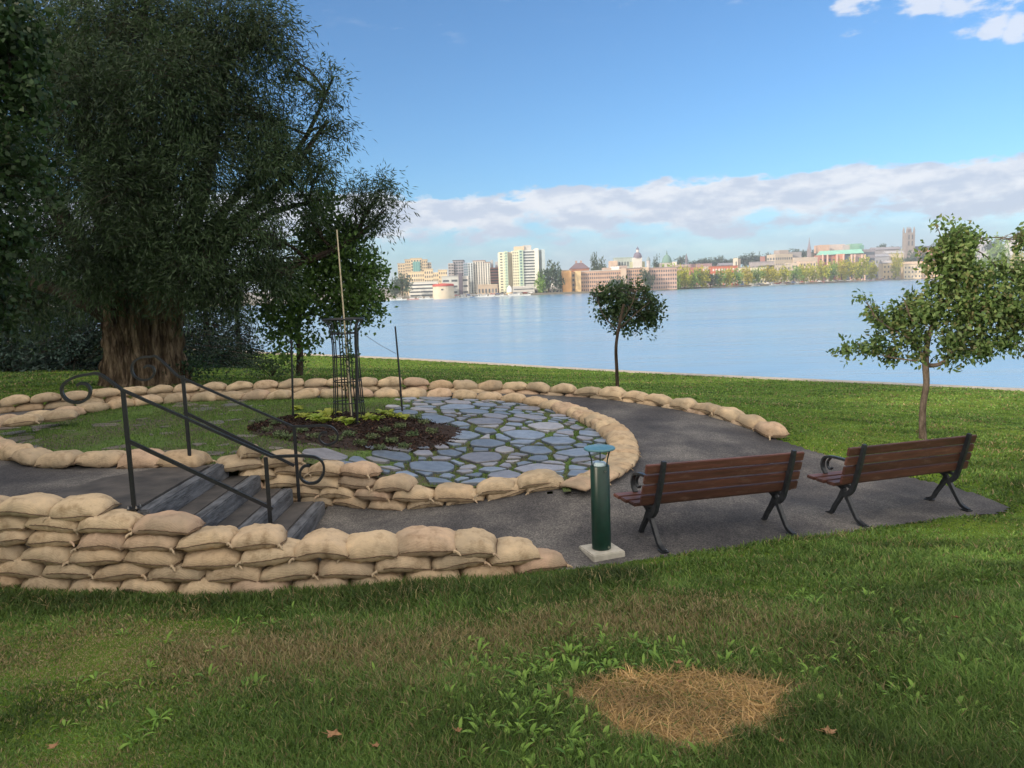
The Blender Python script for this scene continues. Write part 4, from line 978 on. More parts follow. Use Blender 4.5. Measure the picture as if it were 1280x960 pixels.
for i, (px, py, z, h, w, mt_, lb_) in enumerate([(95,461,-.35,4.2,3.6,'spruce','blue green spruce with dense low branches, left of the willow trunk'),(20,462,-.3,3.6,3.4,'spruce','blue green spruce at the left edge, behind the lawn'),(150,462,-.5,5,4,'darkspruce','dark spruce right behind the willow trunk'),
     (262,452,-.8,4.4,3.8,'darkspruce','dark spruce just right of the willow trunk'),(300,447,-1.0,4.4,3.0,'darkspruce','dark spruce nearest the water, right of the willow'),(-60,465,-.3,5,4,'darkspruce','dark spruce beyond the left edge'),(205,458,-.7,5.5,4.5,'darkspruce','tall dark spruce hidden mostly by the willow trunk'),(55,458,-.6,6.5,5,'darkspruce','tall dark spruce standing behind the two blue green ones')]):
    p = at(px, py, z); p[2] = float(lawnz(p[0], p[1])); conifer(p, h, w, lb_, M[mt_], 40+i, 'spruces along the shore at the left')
# low shrub by the small maple
def shrub(px, py, h, w, label, mat, seed, n=900, name='shrub', L=.08):
    p = atsurf(px, py, lawnz); r = np.random.default_rng(seed); t = thing(name, tuple(p), label, 'shrub')
    c = np.c_[r.normal(size=n)*w/2.5, r.normal(size=n)*w/3, r.random(n)**.7*h]; V, Q = leafquads(c, r.normal(size=(n, 3)), L, L*.6, r); obj('crown', mesh_np('crown', V, Q, mat), t)
    b = MB(p)
    for k in range(9): b.tube([p, p+np.array([r.normal()*w/4, r.normal()*w/4, h*.8])], [.012,.004], 4)
    b.build('stem', M['darkbark'], t)
shrub(340, 472, .45, 1.0, 'sparse reddish green shrub on the lawn left of the slender maple', M['midleaf'], 3, 420)
shrub(236, 478, .5, .9, 'low sucker growth at the right foot of the willow', M['willow'], 4, 700)
# trees standing behind the photographer: they shade the foreground
def shade_tree(x, y, h, R, seed, label):
    base = np.array([x, y, .1]); r = np.random.default_rng(seed)
    bl = [((x+r.normal()*R*.45, y+r.normal()*R*.45, h-R+r.normal()*R*.5), (R*.62,)*3) for _ in range(9)]+[((x, y, h-R), (R*.8,)*3), ((x, y, h*.42), (R*.7,)*3)]
    tree('shade_tree', base, label, 'tree', [(base, .45),(base+np.array([0,0,h*.3]), .36),(base+np.array([.3,.2,h*.6]), .2)], [], bl, 26 if (x, y) not in ((-13,-9),(-16,-7),(-8,-14)) else 9, .55, .42, M['midleaf'], M['darkbark'], seed, 'tall trees behind the viewer', 'broad', .9, 0, .03, 10, 1.5)
for i, (x, y, h, R) in enumerate(SHADE := [(-13,-9,9.3,3.8),(-19,-4,9.6,4.2),(-16,-7,9,3.4),(-25,1.5,13,4.6),(-8,-14,8.5,3.6),(-31,8,14,5),(-38,14,14,5),(-22,-1.8,10,3.6)]):
    shade_tree(x, y, h, R, 60+i, 'tall broad shade tree, %s in the row behind the viewer' % ordw(i))

# ------------------------------------------------------------------ grass
GREENS = np.array([[.080,.145,.030],[.115,.195,.038],[.160,.235,.055],[.092,.163,.040]]); STRAW = np.array([[.36,.28,.14],[.42,.34,.18],[.30,.24,.10]])
def fbm(x, y, s, seed):
    rr = np.random.default_rng(seed); o = np.zeros_like(x); a = 1
    for k in range(4):
        th = rr.uniform(0, 2*pi, 3)
        for t in th: o += a*np.sin((x*cos(t)+y*sin(t))*s+rr.uniform(0, 6.28)+1.3*np.sin((x*sin(t)-y*cos(t))*s*.7+rr.uniform(0, 6.28)))/3
        s *= 2.1; a *= .55
    return o
patch_c = at(848, 866, -.03)
def patchq(x, y):      # dry patch, <1 inside
    dx = x-patch_c[0]; dy = y-patch_c[1]; a = np.arctan2(dy, dx)
    q = np.hypot(dx/.44, (dy+.03)/.33); return q/(1+.12*np.sin(a*3+.5)+.07*np.sin(a*7)+.05*np.sin(a*13))
def grass():
    r = np.random.default_rng(77)
    segs = []
    def samp(n, y0, y1, p, xpad=1.25):
        u = r.random(n); Y = (y0**(1-p)+u*(y1**(1-p)-y0**(1-p)))**(1/(1-p)) if p != 1 else y0*(y1/y0)**u
        X = r.uniform(-1, 1, n)*.70*xpad*Y+r.normal(size=n)*.3; return X, Y
    X, Y = samp(840000, 1.9, 66, 1.75)
    k = (shore_d(X, Y) > .45); X, Y = X[k], Y[k]
    # keep off the hard surfaces, save for a fringe
    h = inhard(X, Y); k = ~h; X, Y = X[k], Y[k]; n = len(X)
    dist = np.hypot(X, Y); pq = patchq(X, Y)
    g1 = fbm(X, Y, 1.5, 1); g2 = fbm(X, Y, 5, 2); g3 = fbm(X, Y, .5, 3)
    longz = np.exp(-((Y-5.45)/.35)**2)*(X < 1)              # taller uncut strip below the wall, also darkened in colour as shade
    lush = np.clip(.5+.5*fbm(X, Y, 1.1, 9)+.7*(X-.2)*(Y < 4.5)*.5, 0, 1.3)
    H = (.035+.022*np.clip(g1, -1, 1.2)+.05*longz+.028*lush*(Y < 6))*r.uniform(.6, 1.4, n)
    H = np.clip(H*1.0, .02, .14)*np.where(Y > 9, 1+.04*(Y-9), 1)
    H = np.where(Y > 9, np.clip(H, .03, .075), H); C_sunfar = 1+.25*np.clip((Y-9)/6, 0, 1)*np.clip((X+2)/6, 0, 1)  # far right blades brightened in colour as sunlit lawn
    Wd = .0023*np.maximum(1, dist/3.0)*r.uniform(.7, 1.5, n)
    ci = r.integers(0, 4, n); C = GREENS[ci]*(1+.34*np.clip(g2, -1.5, 1.5))[:, None]*r.uniform(.75, 1.3, n)[:, None]
    # straw coloured areas: on the worn band through the lawn and everywhere a few
    band = np.clip(.45*fbm(X, Y, 1.9, 12)+.95*np.exp(-((Y-4.15-.25*np.sin(X*1.7))/.75)**2)*np.clip((1.9-X)/1.2, 0, 1)-.12, 0, 1)
    g1b = fbm(X, Y, 2.6, 55); corner = np.exp(-((X+1.75)**2+(Y-2.45)**2)/.10)
    C *= (1-.45*longz-.22*np.clip(g1b, 0, 1))[:, None]; C *= (1+.35*np.clip((X-1.5)/3, 0, 1)*(Y < 7))[:, None]; C *= C_sunfar[:, None]  # shade below the wall and sun at right put into blade colour
    ps = np.clip(.08+.72*band+.9*corner, 0, .85); st_ = r.random(n) < ps
    inp = pq < 1.0
    st_ |= inp & (r.random(n) < .90)
    edge_ = (pq > .75) & (pq < 1.45); st_ = np.where(edge_ & (r.random(n) < .75), r.random(n) < np.clip((1.45-pq)/.55, 0, 1)**1.5, st_)
    C[st_] = STRAW[r.integers(0, 3, n)[st_]]*r.uniform(.5, 1.1, n)[st_][:, None]
    C[inp & st_] *= np.array([1.50, 1.26, 1.10])*(1+.35*np.clip(fbm(X, Y, 9, 71), -1, 1))[inp & st_][:, None]
    far = (Y > 8.5)
    H = np.where(inp, H*r.uniform(.45, 1.3, n), H)
    Z = lawnz(X, Y)-.012
    a = r.uniform(0, 2*pi, n); lean = np.where(inp, r.uniform(.8, 2.4, n), r.uniform(.15, .95, n)); dx = np.cos(a)*lean; dy = np.sin(a)*lean
    sa = r.uniform(0, 2*pi, n); sx = np.cos(sa)*Wd; sy = np.sin(sa)*Wd
    B = np.stack([X, Y, Z], -1); up = np.stack([dx*H*.45, dy*H*.45, H*.62/np.sqrt(1+lean*lean*.3)], -1); tp = np.stack([dx*H*1.15, dy*H*1.15, H/np.sqrt(1+lean*lean)], -1); S = np.stack([sx, sy, 0*sx], -1)
    V = np.stack([B-S, B+S, B+up+S*.75, B+up-S*.75, B+tp], 1).reshape(-1, 3); i0 = np.arange(n)[:, None]*5
    Q = i0+np.array([[0,1,2,3]]); T = i0+np.array([[3,2,4]])
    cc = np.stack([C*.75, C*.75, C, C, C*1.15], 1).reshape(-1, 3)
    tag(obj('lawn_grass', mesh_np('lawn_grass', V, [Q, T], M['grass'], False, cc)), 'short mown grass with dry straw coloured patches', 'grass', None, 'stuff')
    # moss/grass on the left of the patio and between the stones
    m = 90000; X = r.uniform(-7, 1.6, m); Y = r.uniform(7.6, 13.3, m); k = inpoly(X, Y, patio_poly) & (np.hypot((X-bed_c[0])/1.45, (Y-bed_c[1])/1.1) > .9); X, Y = X[k], Y[k]
    g = fbm(X, Y, 1.6, 31); k = (X < -1.7) & (g+.22*(Y-9.6) > .12) | (r.random(len(X)) < .6); X, Y = X[k], Y[k]; n = len(X)
    H = r.uniform(.012, .035, n); Wd = .006; a = r.uniform(0, 2*pi, n); B = np.stack([X, Y, patz(X, Y)-.008], -1); S = np.stack([np.cos(a)*Wd, np.sin(a)*Wd, 0*a], -1); tp = np.stack([r.normal(size=n)*.012, r.normal(size=n)*.012, H], -1)
    V = np.stack([B-S, B+S, B+tp], 1).reshape(-1, 3); T = np.arange(3*n).reshape(n, 3); C = GREENS[r.integers(0, 4, n)]*r.uniform(.8, 1.4, n)[:, None]
    tag(obj('patio_moss', mesh_np('patio_moss', V, T, M['grass'], False, np.repeat(C, 3, 0))), 'moss and thin grass growing over the left of the patio and in its joints', 'moss', None, 'stuff')
grass()
# broad leaved weeds in the lawn at the lower right
def weeds():
    b = MB(); r = random.Random(3)
    for k in range(1700):
        if k < 1300: px = r.uniform(560, 1290); py = r.uniform(790, 1000); 
        elif k < 1520: px = r.uniform(80, 1280); py = r.uniform(740, 940)
        else: px = r.uniform(1000, 1400); py = r.uniform(690, 850)
        if 0: pass
        p = atsurf(px, py, lawnz)
        if patchq(p[0], p[1]) < 1.05 or inhard(np.array([p[0]]), np.array([p[1]]))[0]: continue
        if math.sin(p[0]*3.1+1)+math.sin(p[1]*4.3)+r.uniform(-.8, 1.2) < 0: continue
        s = r.uniform(.25, .8)
        for j in range(r.randint(3, 7)):
            a = r.uniform(0, 2*pi); bladeleaf(b, (p[0]+.01*cos(a), p[1]+.01*sin(a), p[2]+.005), (cos(a), sin(a), 0), r.uniform(.06, .12)*s, r.uniform(.014, .030)*s, r.uniform(.5, 2.2))
    o = b.build('weeds', M['weed'], None, True); tag(o, 'bright green broad-leaved weeds scattered through the near lawn', 'weeds', None, 'stuff')
weeds()
# fallen leaves
def dead_leaf(px, py, s, label, col=None):
    p = atsurf(px, py, lawnz); r = random.Random(px); b = MB(p); n = 14; ring_ = []
    for k in range(n):
        a = 2*pi*k/n; q = s*(1.0 if k % 3 == 0 else .55)*(1+.15*r.uniform(-1, 1)); ring_.append((p[0]+q*cos(a), p[1]+q*sin(a), p[2]+.035+.35*q*abs(sin(a*1.5+px))+r.uniform(0, .008)))
    b.add([(p[0], p[1], p[2]+.033)]+ring_, [(0, 1+k, 1+(k+1) % n) for k in range(n)])
    b.tube([(p[0], p[1], p[2]+.034), (p[0]-s*1.4, p[1]+.01, p[2]+.045)], [.0018,.001], 4)
    tag(b.build('fallen_leaf', M['deadleaf'], None, True, loc=tuple(p)), label, 'leaf', 'dry leaves lying on the near lawn')
for px, py, s, lb_ in ((418,930,.035,'curled brown dry leaf at the bottom centre-left of the lawn'),(470,944,.018,'small brown dry leaf right of the large curled one'),(68,945,.026,'reddish dry leaf in the lower left corner'),(848,838,.020,'pale dry leaf near the top of the dead patch'),(850,862,.016,'dark reddish leaf in the middle of the dead patch'),(1036,927,.034,'tan crumpled leaf right of the dead patch'),(976,938,.014,'small pale leaf below right of the dead patch'),
   (1196,780,.018,'pale leaf on the sunny lawn below the farther bench'),(1140,838,.016,'small leaf on the right lawn near the bottom'),(573,925,.016,'small white leaf at the bottom centre of the lawn'),(690,835,.016,'brown leaf left of the dead patch'),(1265,952,.020,'brown leaf in the lower right corner')):
    dead_leaf(px, py, s, lb_)

# ------------------------------------------------------------------ the town across the water
HP = lambda px: 363-(px-640)*.0349
def wpt(px, py, Y):
    d = ray(px, py); return CP+d*(Y/d[1])
FM = {}
def fm(c, rough=.85):
    k = tuple(round(x, 3) for x in c)
    if k not in FM: FM[k] = simple('facade_%d' % len(FM), tuple(x*.93 for x in c), tuple(min(1, x*1.07) for x in c), .15, rough)
    return FM[k]
GLASS = simple('window_glass', (.06,.075,.09), (.11,.13,.15), .3, .25); GLASSB = simple('blue_glass', (.10,.17,.20), (.16,.25,.28), .3, .25)
UW = {}
def win_mesh(w, h, mat):
    k = (round(w, 2), round(h, 2), mat.name)
    if k not in UW:
        b = MB(); b.box((0, 0, 0), (w, .24, h)); o = b.build('window', mat); UW[k] = o.data; bpy.data.objects.remove(o)
    return UW[k]
def block(root, org, px0, px1, pyt, Y, c, depth=14, yaw=0, rows=0, cols=0, wc=GLASS, ww=.5, wh=.5, bands=False, name='wall', zb=None, roof=None, left_rows=0, side_cols=3, pyb=None, skip_low=0, roofh=.8):
    """box with its front face spanning px0..px1 at depth Y and its top at pixel row pyt"""
    a = wpt(px0, pyt, Y); b_ = wpt(px1, pyt, Y); w = b_[0]-a[0]; zt = (a[2]+b_[2])/2; z0 = farz((px0+px1)/2, Y)-1 if zb is None else zb
    if pyb is not None: z0 = wpt((px0+px1)/2, pyb, Y)[2]
    w = w/cos(yaw); cx, cy = (a[0]+b_[0])/2, Y
    fx_, fy_ = cos(yaw), sin(yaw); nx_, ny_ = -fy_, fx_
    c3 = (cx+nx_*depth/2, cy+ny_*depth/2, (z0+zt)/2)
    m = MB(org); m.box(c3, (w, depth, zt-z0), rz=yaw); wall = m.build(name, fm(c), root)
    if roof is not None:
        m = MB(org); m.box((c3[0], c3[1], zt+roofh/2), (w+.6, depth+.6, roofh), rz=yaw); m.build('roof', fm(roof), root)
    H = zt-z0; n = 0
    def put(u, v, wd, ht, side):
        me = win_mesh(wd, ht, wc)
        if side == 0: x = cx+fx_*u; y = cy+fy_*u; rz = yaw
        elif side == 1: x = cx-fx_*w/2+nx_*u; y = cy-fy_*w/2+ny_*u; rz = yaw+pi/2
        else: x = cx+fx_*w/2+nx_*u; y = cy+fy_*w/2+ny_*u; rz = yaw+pi/2
        o = obj('window', me, root, (x-org[0], y-org[1], z0+v-org[2])); o.rotation_euler = (0, 0, rz)
    if rows:
        rh = H/(rows+.3)
        for i in range(skip_low, rows):
            v = rh*(i+.6)
            if bands: put(0, v, w*.92, rh*wh, 0)
            else:
                for j in range(cols): put(-w/2+w*(j+.5)/cols, v, w/cols*ww, rh*wh, 0)
            if left_rows:
                sd = 1 if (px0+px1)/2 > 640 or yaw > .05 else 2
                if yaw > .05: sd = 1
                for j in range(side_cols): put(depth*(j+.5)/side_cols, v, depth/side_cols*ww, rh*wh, sd)
    return wall, zt
def building(name, px, Y, label, cat='building', group=None):
    o = wpt(px, HP(px), Y); org = (o[0], o[1], farz(px, Y)); return thing(name, org, label, cat, group), org
def lathe_part(root, org, px, pyt, Y, prof, c, name, n=16):
    """prof in metres relative to the pixel point"""
    p = wpt(px, pyt, Y); b = MB(org); b.lathe((p[0], p[1], p[2]), prof, n); return b.build(name, fm(c), root, True)
T_ = 'buildings of the town across the water'
CR=(.62,.55,.42); BE=(.55,.46,.33); WH=(.72,.72,.68); GR=(.42,.44,.46); BR=(.33,.16,.11); OR=(.72,.40,.17); PK=(.50,.33,.24); DK=(.12,.13,.15); GN_=(.22,.42,.34); PG=(.50,.62,.48)
r_, o_ = building('apartment_block', 518, 800, 'stepped beige apartment complex with a green glass centre, far left of the skyline', group=T_)
block(r_, o_, 497, 506, 330, 800, BE, 25, .1, 11, 3, roof=(.45,.38,.3)); block(r_, o_, 506, 513, 325, 798, BE, 25, .1, 12, 3, roof=(.45,.38,.3)); block(r_, o_, 513, 527, 323.5, 796, (.6,.5,.36), 28, .1, 12, 4, roof=(.5,.42,.3)); block(r_, o_, 516, 525, 327, 795, (.20,.42,.40), 1.5, .1, 9, 3, wc=GLASSB, pyb=340, name='glass_bay'); block(r_, o_, 527, 534, 325, 797, BE, 25, .1, 12, 3, roof=(.45,.38,.3)); block(r_, o_, 534, 539, 328, 799, (.45,.40,.33), 25, .1, 11, 2)
r_, o_ = building('hotel_building', 534, 760, 'long cream hotel with a stepped gable roofline, in front of the stepped beige complex', group=T_)
block(r_, o_, 509, 514, 341, 756, (.70,.55,.36), 20, .1, 5, 1); block(r_, o_, 514, 530, 340.5, 757, (.66,.55,.38), 20, .1, 5, 6, ww=.45, roof=(.6,.5,.35)); block(r_, o_, 530, 541, 337, 756, (.66,.55,.38), 20, .1, 6, 4, ww=.45, roof=(.6,.5,.35)); block(r_, o_, 541, 548, 340.5, 757, (.66,.55,.38), 20, .1, 5, 3, ww=.45); block(r_, o_, 548, 559, 338, 756, (.66,.55,.38), 20, .1, 6, 4, ww=.45, roof=(.6,.5,.35))
r_, o_ = building('terrace_building', 528, 712, 'low white building with ribbon windows, just left of the round tower', group=T_)
block(r_, o_, 511, 547, 353, 712, WH, 18, .05, 4, 1, bands=True, wh=.4, skip_low=0, roof=(.6,.6,.57))
r_, o_ = building('round_tower', 554, 668, 'squat round stone tower with a red roof band, at the water edge', 'tower')
p = wpt(554, 357, 668); b = MB(o_); hh = p[2]-WZ; b.lathe((p[0], p[1], WZ-.5), [(9.6,0),(9.2,hh*.6),(8.9,hh)], 32); b.build('wall', fm((.58,.50,.38)), r_, True)
b = MB(o_); b.lathe((p[0], p[1], p[2]-.6), [(9.3,0),(9.3,1.4),(8.2,2.0),(0,2.6)], 32); b.build('roof', fm((.45,.10,.08)), r_, True)
o = obj('window', win_mesh(1.6, 1.2, GLASS), r_, (p[0]-o_[0]-.3, p[1]-9.25-o_[1], p[2]-3.4-o_[2]))
r_, o_ = building('modern_building', 566, 735, 'pale grey block with a dark slab tower in its middle, behind the round tower', group=T_)
block(r_, o_, 552, 573, 346, 735, (.50,.52,.50), 20, 0, 3, 2, ww=.7, wh=.35, roof=(.4,.42,.42)); block(r_, o_, 573, 577.5, 341, 732, (.13,.12,.15), 14, 0, name='slab_tower'); block(r_, o_, 577.5, 585, 345, 735, (.58,.57,.54), 20, 0, 3, 1, ww=.8, wh=.3)
r_, o_ = building('apartment_tower', 573, 790, 'grey glass apartment tower with a dark flat roof, left one of the middle pair', group=T_)
block(r_, o_, 560, 567, 329, 790, (.40,.38,.38), 22, 0, 11, 2, ww=.7); block(r_, o_, 566, 579, 326, 792, (.34,.33,.36), 24, 0, 12, 4, ww=.7, wh=.6, roof=(.10,.10,.11)); block(r_, o_, 579, 585, 328.5, 790, (.30,.34,.42), 22, 0, 12, 2, ww=.7, wc=GLASSB)
r_, o_ = building('apartment_tower', 602, 765, 'white striped apartment tower with a brown roof, right one of the middle pair', group=T_)
block(r_, o_, 584.5, 591, 328.5, 765, (.55,.60,.62), 20, 0, 13, 2, ww=.5, wh=.85); block(r_, o_, 591, 606, 326.5, 768, (.62,.60,.56), 22, 0, 13, 5, ww=.4, wh=.85, roof=(.30,.20,.17)); block(r_, o_, 606, 612, 328.5, 765, (.66,.65,.62), 20, 0, 13, 2, ww=.4, wh=.85, roof=(.3,.22,.2))
r_, o_ = building('balcony_building', 619, 775, 'brick red building with balcony bands, just left of the tallest cream tower', group=T_)
block(r_, o_, 612, 624, 334.5, 775, (.40,.22,.20), 20, 0, 9, 1, bands=True, wh=.4); block(r_, o_, 613, 616, 325, 790, GR, 10, 0); block(r_, o_, 619, 623, 327, 785, GR, 10, 0)
r_, o_ = building('apartment_tower', 652, 740, 'tallest cream and pale green apartment tower, left of the long brick hospital', group=T_)
block(r_, o_, 623.5, 634, 315, 742, (.74,.72,.56), 22, .06, 15, 2, ww=.55, wh=.4); block(r_, o_, 630.5, 634.2, 314, 740, PG, 22, .06, 15, 1, ww=.5, wh=.4, wc=GLASSB); block(r_, o_, 634.2, 640, 315, 746, (.55,.48,.38), 20, .06); block(r_, o_, 640, 648, 313.5, 743, (.72,.68,.52), 22, .06, 15, 3, ww=.5, wh=.4); block(r_, o_, 648, 653.5, 312, 740, PG, 24, .06, 15, 1, ww=.5, wh=.6, wc=GLASSB); block(r_, o_, 653.5, 668.5, 312.5, 742, (.60,.62,.60), 22, .06, 15, 1, bands=True, wh=.45); block(r_, o_, 668.5, 673, 310.5, 740, (.78,.76,.66), 24, .06); block(r_, o_, 673, 677, 312, 746, (.42,.48,.50), 20, .06); block(r_, o_, 677, 681, 311.5, 741, (.45,.53,.56), 20, .06)
block(r_, o_, 643, 655, 308, 750, (.60,.48,.36), 12, .06, name='penthouse', pyb=314); block(r_, o_, 654, 664, 306.5, 752, (.45,.44,.43), 12, .06, name='penthouse', pyb=314)
r_, o_ = building('waterfront_hall', 655, 722, 'long low grey marina hall below the tallest tower', group=T_)
block(r_, o_, 641, 668, 358.5, 722, (.52,.52,.50), 14, 0, 2, 1, bands=True, wh=.3, roof=(.62,.61,.58)); block(r_, o_, 668, 703, 361.5, 735, (.45,.42,.38), 10, 0, 1, 8, ww=.5)
r_, o_ = building('pavilion', 609, 715, 'low tan waterfront pavilion below the brick red balcony building', group=T_)
block(r_, o_, 597, 622, 356.5, 716, (.46,.38,.30), 14, 0, 1, 6, ww=.5, roof=(.52,.44,.34))
# lighthouse-like turret
r_, o_ = building('white_turret', 691, 860, 'slim white turret with a small dark cap, between the tallest tower and the hospital', 'tower')
lathe_part(r_, o_, 691, 333, 860, [(2.2,-22),(1.9,-1),(2.3,0),(1.3,.3)], WH, 'wall'); lathe_part(r_, o_, 691, 331.5, 860, [(1.5,-1.5),(1.6,0),(.2,1.8)], DK, 'cap')
# hospital
r_, o_ = building('hospital_building', 775, 735, 'long pinkish brick hospital with rows of windows and an end wall tinted orange as sunlight', group=T_)
block(r_, o_, 703, 714, 338.5, 733, OR, 18, 0, roof=(.55,.42,.3)); block(r_, o_, 714, 719, 340, 738, (.5,.40,.28), 14, 0, 4, 1, ww=.5); block(r_, o_, 719, 726, 338.5, 734, (.66,.48,.26), 16, 0)  # orange end wall has the warm low sun put into its colour
block(r_, o_, 726, 776, 338.8, 740, PK, 16, 0, 5, 19, ww=.5, wh=.5, roof=(.50,.45,.40)); block(r_, o_, 776, 783, 335.5, 738, (.55,.43,.33), 16, 0, name='stair_tower'); block(r_, o_, 783, 803, 335.8, 742, PK, 16, 0, 6, 8, ww=.5, roof=(.27,.22,.21)); block(r_, o_, 803, 811, 334, 739, (.58,.45,.34), 16, 0, name='stair_tower'); block(r_, o_, 811, 846, 335, 745, (.50,.34,.27), 16, 0, 5, 12, ww=.5, wh=.5, roof=(.30,.24,.23))
r_, o_ = building('slate_roof_house', 724, 820, 'dark purple hipped roof with two chimneys, rising behind the orange end of the hospital', group=T_)
p = wpt(724, 336, 820); b = MB(o_); b.box((p[0], p[1], p[2]-6), (20, 14, 13)); b.build('wall', fm(BR), r_)
b = MB(o_); b.box((p[0], p[1], p[2]+3.0), (21, 15, 6), taper=.35); rf = b.build('roof', fm((.16,.12,.14)), r_)
for dx in (-3, 2): 
    b = MB(o_); b.box((p[0]+dx, p[1], p[2]+6.8), (2.0, 2.0, 3.4)); b.build('chimney', fm((.4,.3,.27)), rf)
r_, o_ = building('flat_roof_house', 763, 790, 'small tan rooftop block with one bright white wall, above the hospital roof', group=T_)
block(r_, o_, 754, 765, 334.5, 790, (.48,.38,.32), 12, 0); block(r_, o_, 764.5, 774, 333, 788, (.82,.81,.78), 12, 0); block(r_, o_, 774, 784, 332, 800, (.42,.34,.30), 12, 0)
# courthouse / city hall domes
r_, o_ = building('city_hall', 797, 1000, 'city hall with white lantern on its dark dome, left of the green dome', group=T_)
block(r_, o_, 763, 772, 326, 1000, (.55,.42,.33), 20, 0, 2, 3); block(r_, o_, 769, 790, 322.5, 1010, (.36,.42,.40), 20, 0, 3, 6, roof=(.33,.43,.38)); block(r_, o_, 788, 806, 327, 1005, (.45,.46,.30), 20, 0)
block(r_, o_, 791.5, 802.5, 322, 1000, (.62,.60,.57), 12, 0, 1, 3, ww=.3)
mm = 1000/960
lathe_part(r_, o_, 797, 322.5, 1004, [(5.6,0),(5.5,2.2),(4.8,4.4),(3.2,6.4),(1.6,7.3),(0,7.4)], (.17,.15,.20), 'dome', 20); lathe_part(r_, o_, 797, 315.5, 1004, [(1.7,-1),(1.7,3.3),(2.0,3.6)], (.62,.58,.58), 'lantern'); lathe_part(r_, o_, 797, 311.8, 1004, [(1.9,0),(1.5,1.3),(.3,3),(.1,4.5)], (.14,.14,.20), 'cap')
r_, o_ = building('domed_turret', 810.5, 985, 'small grey domed turret standing between the two large domes', 'tower')
lathe_part(r_, o_, 810.5, 326, 985, [(2.4,-12),(2.4,0),(2.7,.3)], (.45,.44,.45), 'wall'); lathe_part(r_, o_, 810.5, 326, 985, [(2.5,0.3),(2.2,2.4),(1.0,4.2),(.1,5.6)], (.22,.28,.30), 'dome')
r_, o_ = building('cathedral_dome', 833.5, 1000, 'broad green copper dome with a pointed lantern, behind the large waterside willow', 'building')
block(r_, o_, 826, 842, 328.5, 1000, (.48,.46,.42), 16, 0, 1, 4, ww=.3); lathe_part(r_, o_, 833.5, 328, 1006, [(6.3,-.5),(6.2,2),(5.4,5),(3.8,7.8),(1.8,9.6),(1.0,10)], (.16,.27,.24), 'dome', 20); lathe_part(r_, o_, 833.5, 318.5, 1006, [(1.2,-1),(1.1,2.2),(.8,2.4),(.1,6)], (.16,.25,.25), 'lantern')
block(r_, o_, 842, 846, 327, 995, (.68,.65,.60), 8, 0)
r_, o_ = building('brick_church', 872, 960, 'long low brick-red roof with a dark pointed turret at its left end', group=T_)
lathe_part(r_, o_, 858, 324, 960, [(1.6,-12),(1.6,0),(2.2,.2),(1.6,1.2),(.2,7)], (.17,.17,.20), 'turret', 8); block(r_, o_, 862, 890, 334, 962, (.42,.17,.13), 14, 0, 1, 10, ww=.4); block(r_, o_, 862, 890, 329.5, 968, (.30,.22,.23), 12, 0, pyb=334, name='roof'); block(r_, o_, 880, 888, 333, 955, (.55,.5,.48), 8, 0, 1, 3)
r_, o_ = building('brick_warehouse', 906, 930, 'red brick warehouse with white-framed windows, left of the cream one', group=T_)
block(r_, o_, 890, 922, 333, 930, (.50,.16,.10), 16, 0, 4, 9, ww=.55, wh=.5, wc=fm((.68,.66,.62)), roof=(.36,.15,.11))
r_, o_ = building('stone_tower', 921, 1020, 'short square cream stone tower above the red brick warehouse', 'tower')
block(r_, o_, 918, 922.5, 322.5, 1020, (.68,.63,.52), 6, 0, 3, 1, ww=.3); block(r_, o_, 922.5, 925.5, 323.5, 1022, (.40,.33,.28), 6, 0)
r_, o_ = building('cream_warehouse', 942, 960, 'long cream waterfront building between the red brick warehouse and the yellow trees', group=T_)
block(r_, o_, 922, 958, 334.5, 960, (.70,.65,.48), 14, 0, 3, 9, ww=.45, wh=.4, roof=(.30,.26,.26))
r_, o_ = building('gabled_house', 956, 1080, 'grey hillside house with a tall red chimney, above the cream building', group=T_)
block(r_, o_, 940, 968, 327.5, 1080, (.36,.33,.34), 14, 0, 2, 7, ww=.4, roof=(.26,.26,.29)); block(r_, o_, 951.5, 956.5, 320.5, 1082, (.38,.20,.18), 5, 0, name='chimney')
r_, o_ = building('office_block', 980, 1150, 'flat-topped tan office block with a roof box, left of the thin church spire', group=T_)
block(r_, o_, 968, 992, 317.5, 1150, (.48,.42,.34), 22, .25, 4, 8, ww=.5, wh=.35, left_rows=1); block(r_, o_, 974, 986, 312.5, 1160, (.33,.29,.27), 16, .2, name='roof_box', pyb=318); block(r_, o_, 986, 1002, 315, 1180, (.30,.29,.30), 16, 0)
r_, o_ = building('church_spire', 1011.5, 1230, 'thin dark church spire standing alone above the low roofs', 'church')
p = wpt(1011.5, 312, 1230); b = MB(o_); b.box((p[0], p[1], p[2]-10), (5, 5, 22)); b.build('tower', fm((.30,.26,.27)), r_); b = MB(o_); b.lathe((p[0], p[1], p[2]+1), [(3.0,0),(1.3,8),(.15,18.5)], 8); b.build('spire', fm((.24,.22,.26)), r_)
block(r_, o_, 1013, 1025, 316.5, 1240, (.26,.25,.22), 12, 0, name='nave')
r_, o_ = building('stone_terrace', 1000, 1100, 'long row of beige stone town houses behind the yellow waterfront trees', group=T_)
block(r_, o_, 948, 988, 331.5, 1080, (.50,.44,.38), 14, 0, 3, 10, ww=.35, wh=.45, roof=(.38,.35,.34)); block(r_, o_, 985, 1002, 328.5, 1110, (.56,.48,.40), 14, 0, 3, 4, ww=.35); block(r_, o_, 1000, 1020, 326.5, 1105, (.60,.47,.38), 14, 0, 4, 5, ww=.35, roof=(.5,.42,.36)); block(r_, o_, 992, 1022, 321.5, 1150, (.50,.43,.36), 14, 0, 2, 6, ww=.6)
r_, o_ = building('government_building', 1058, 1200, 'large brick building with a pale green copper roof and pink columns', group=T_)
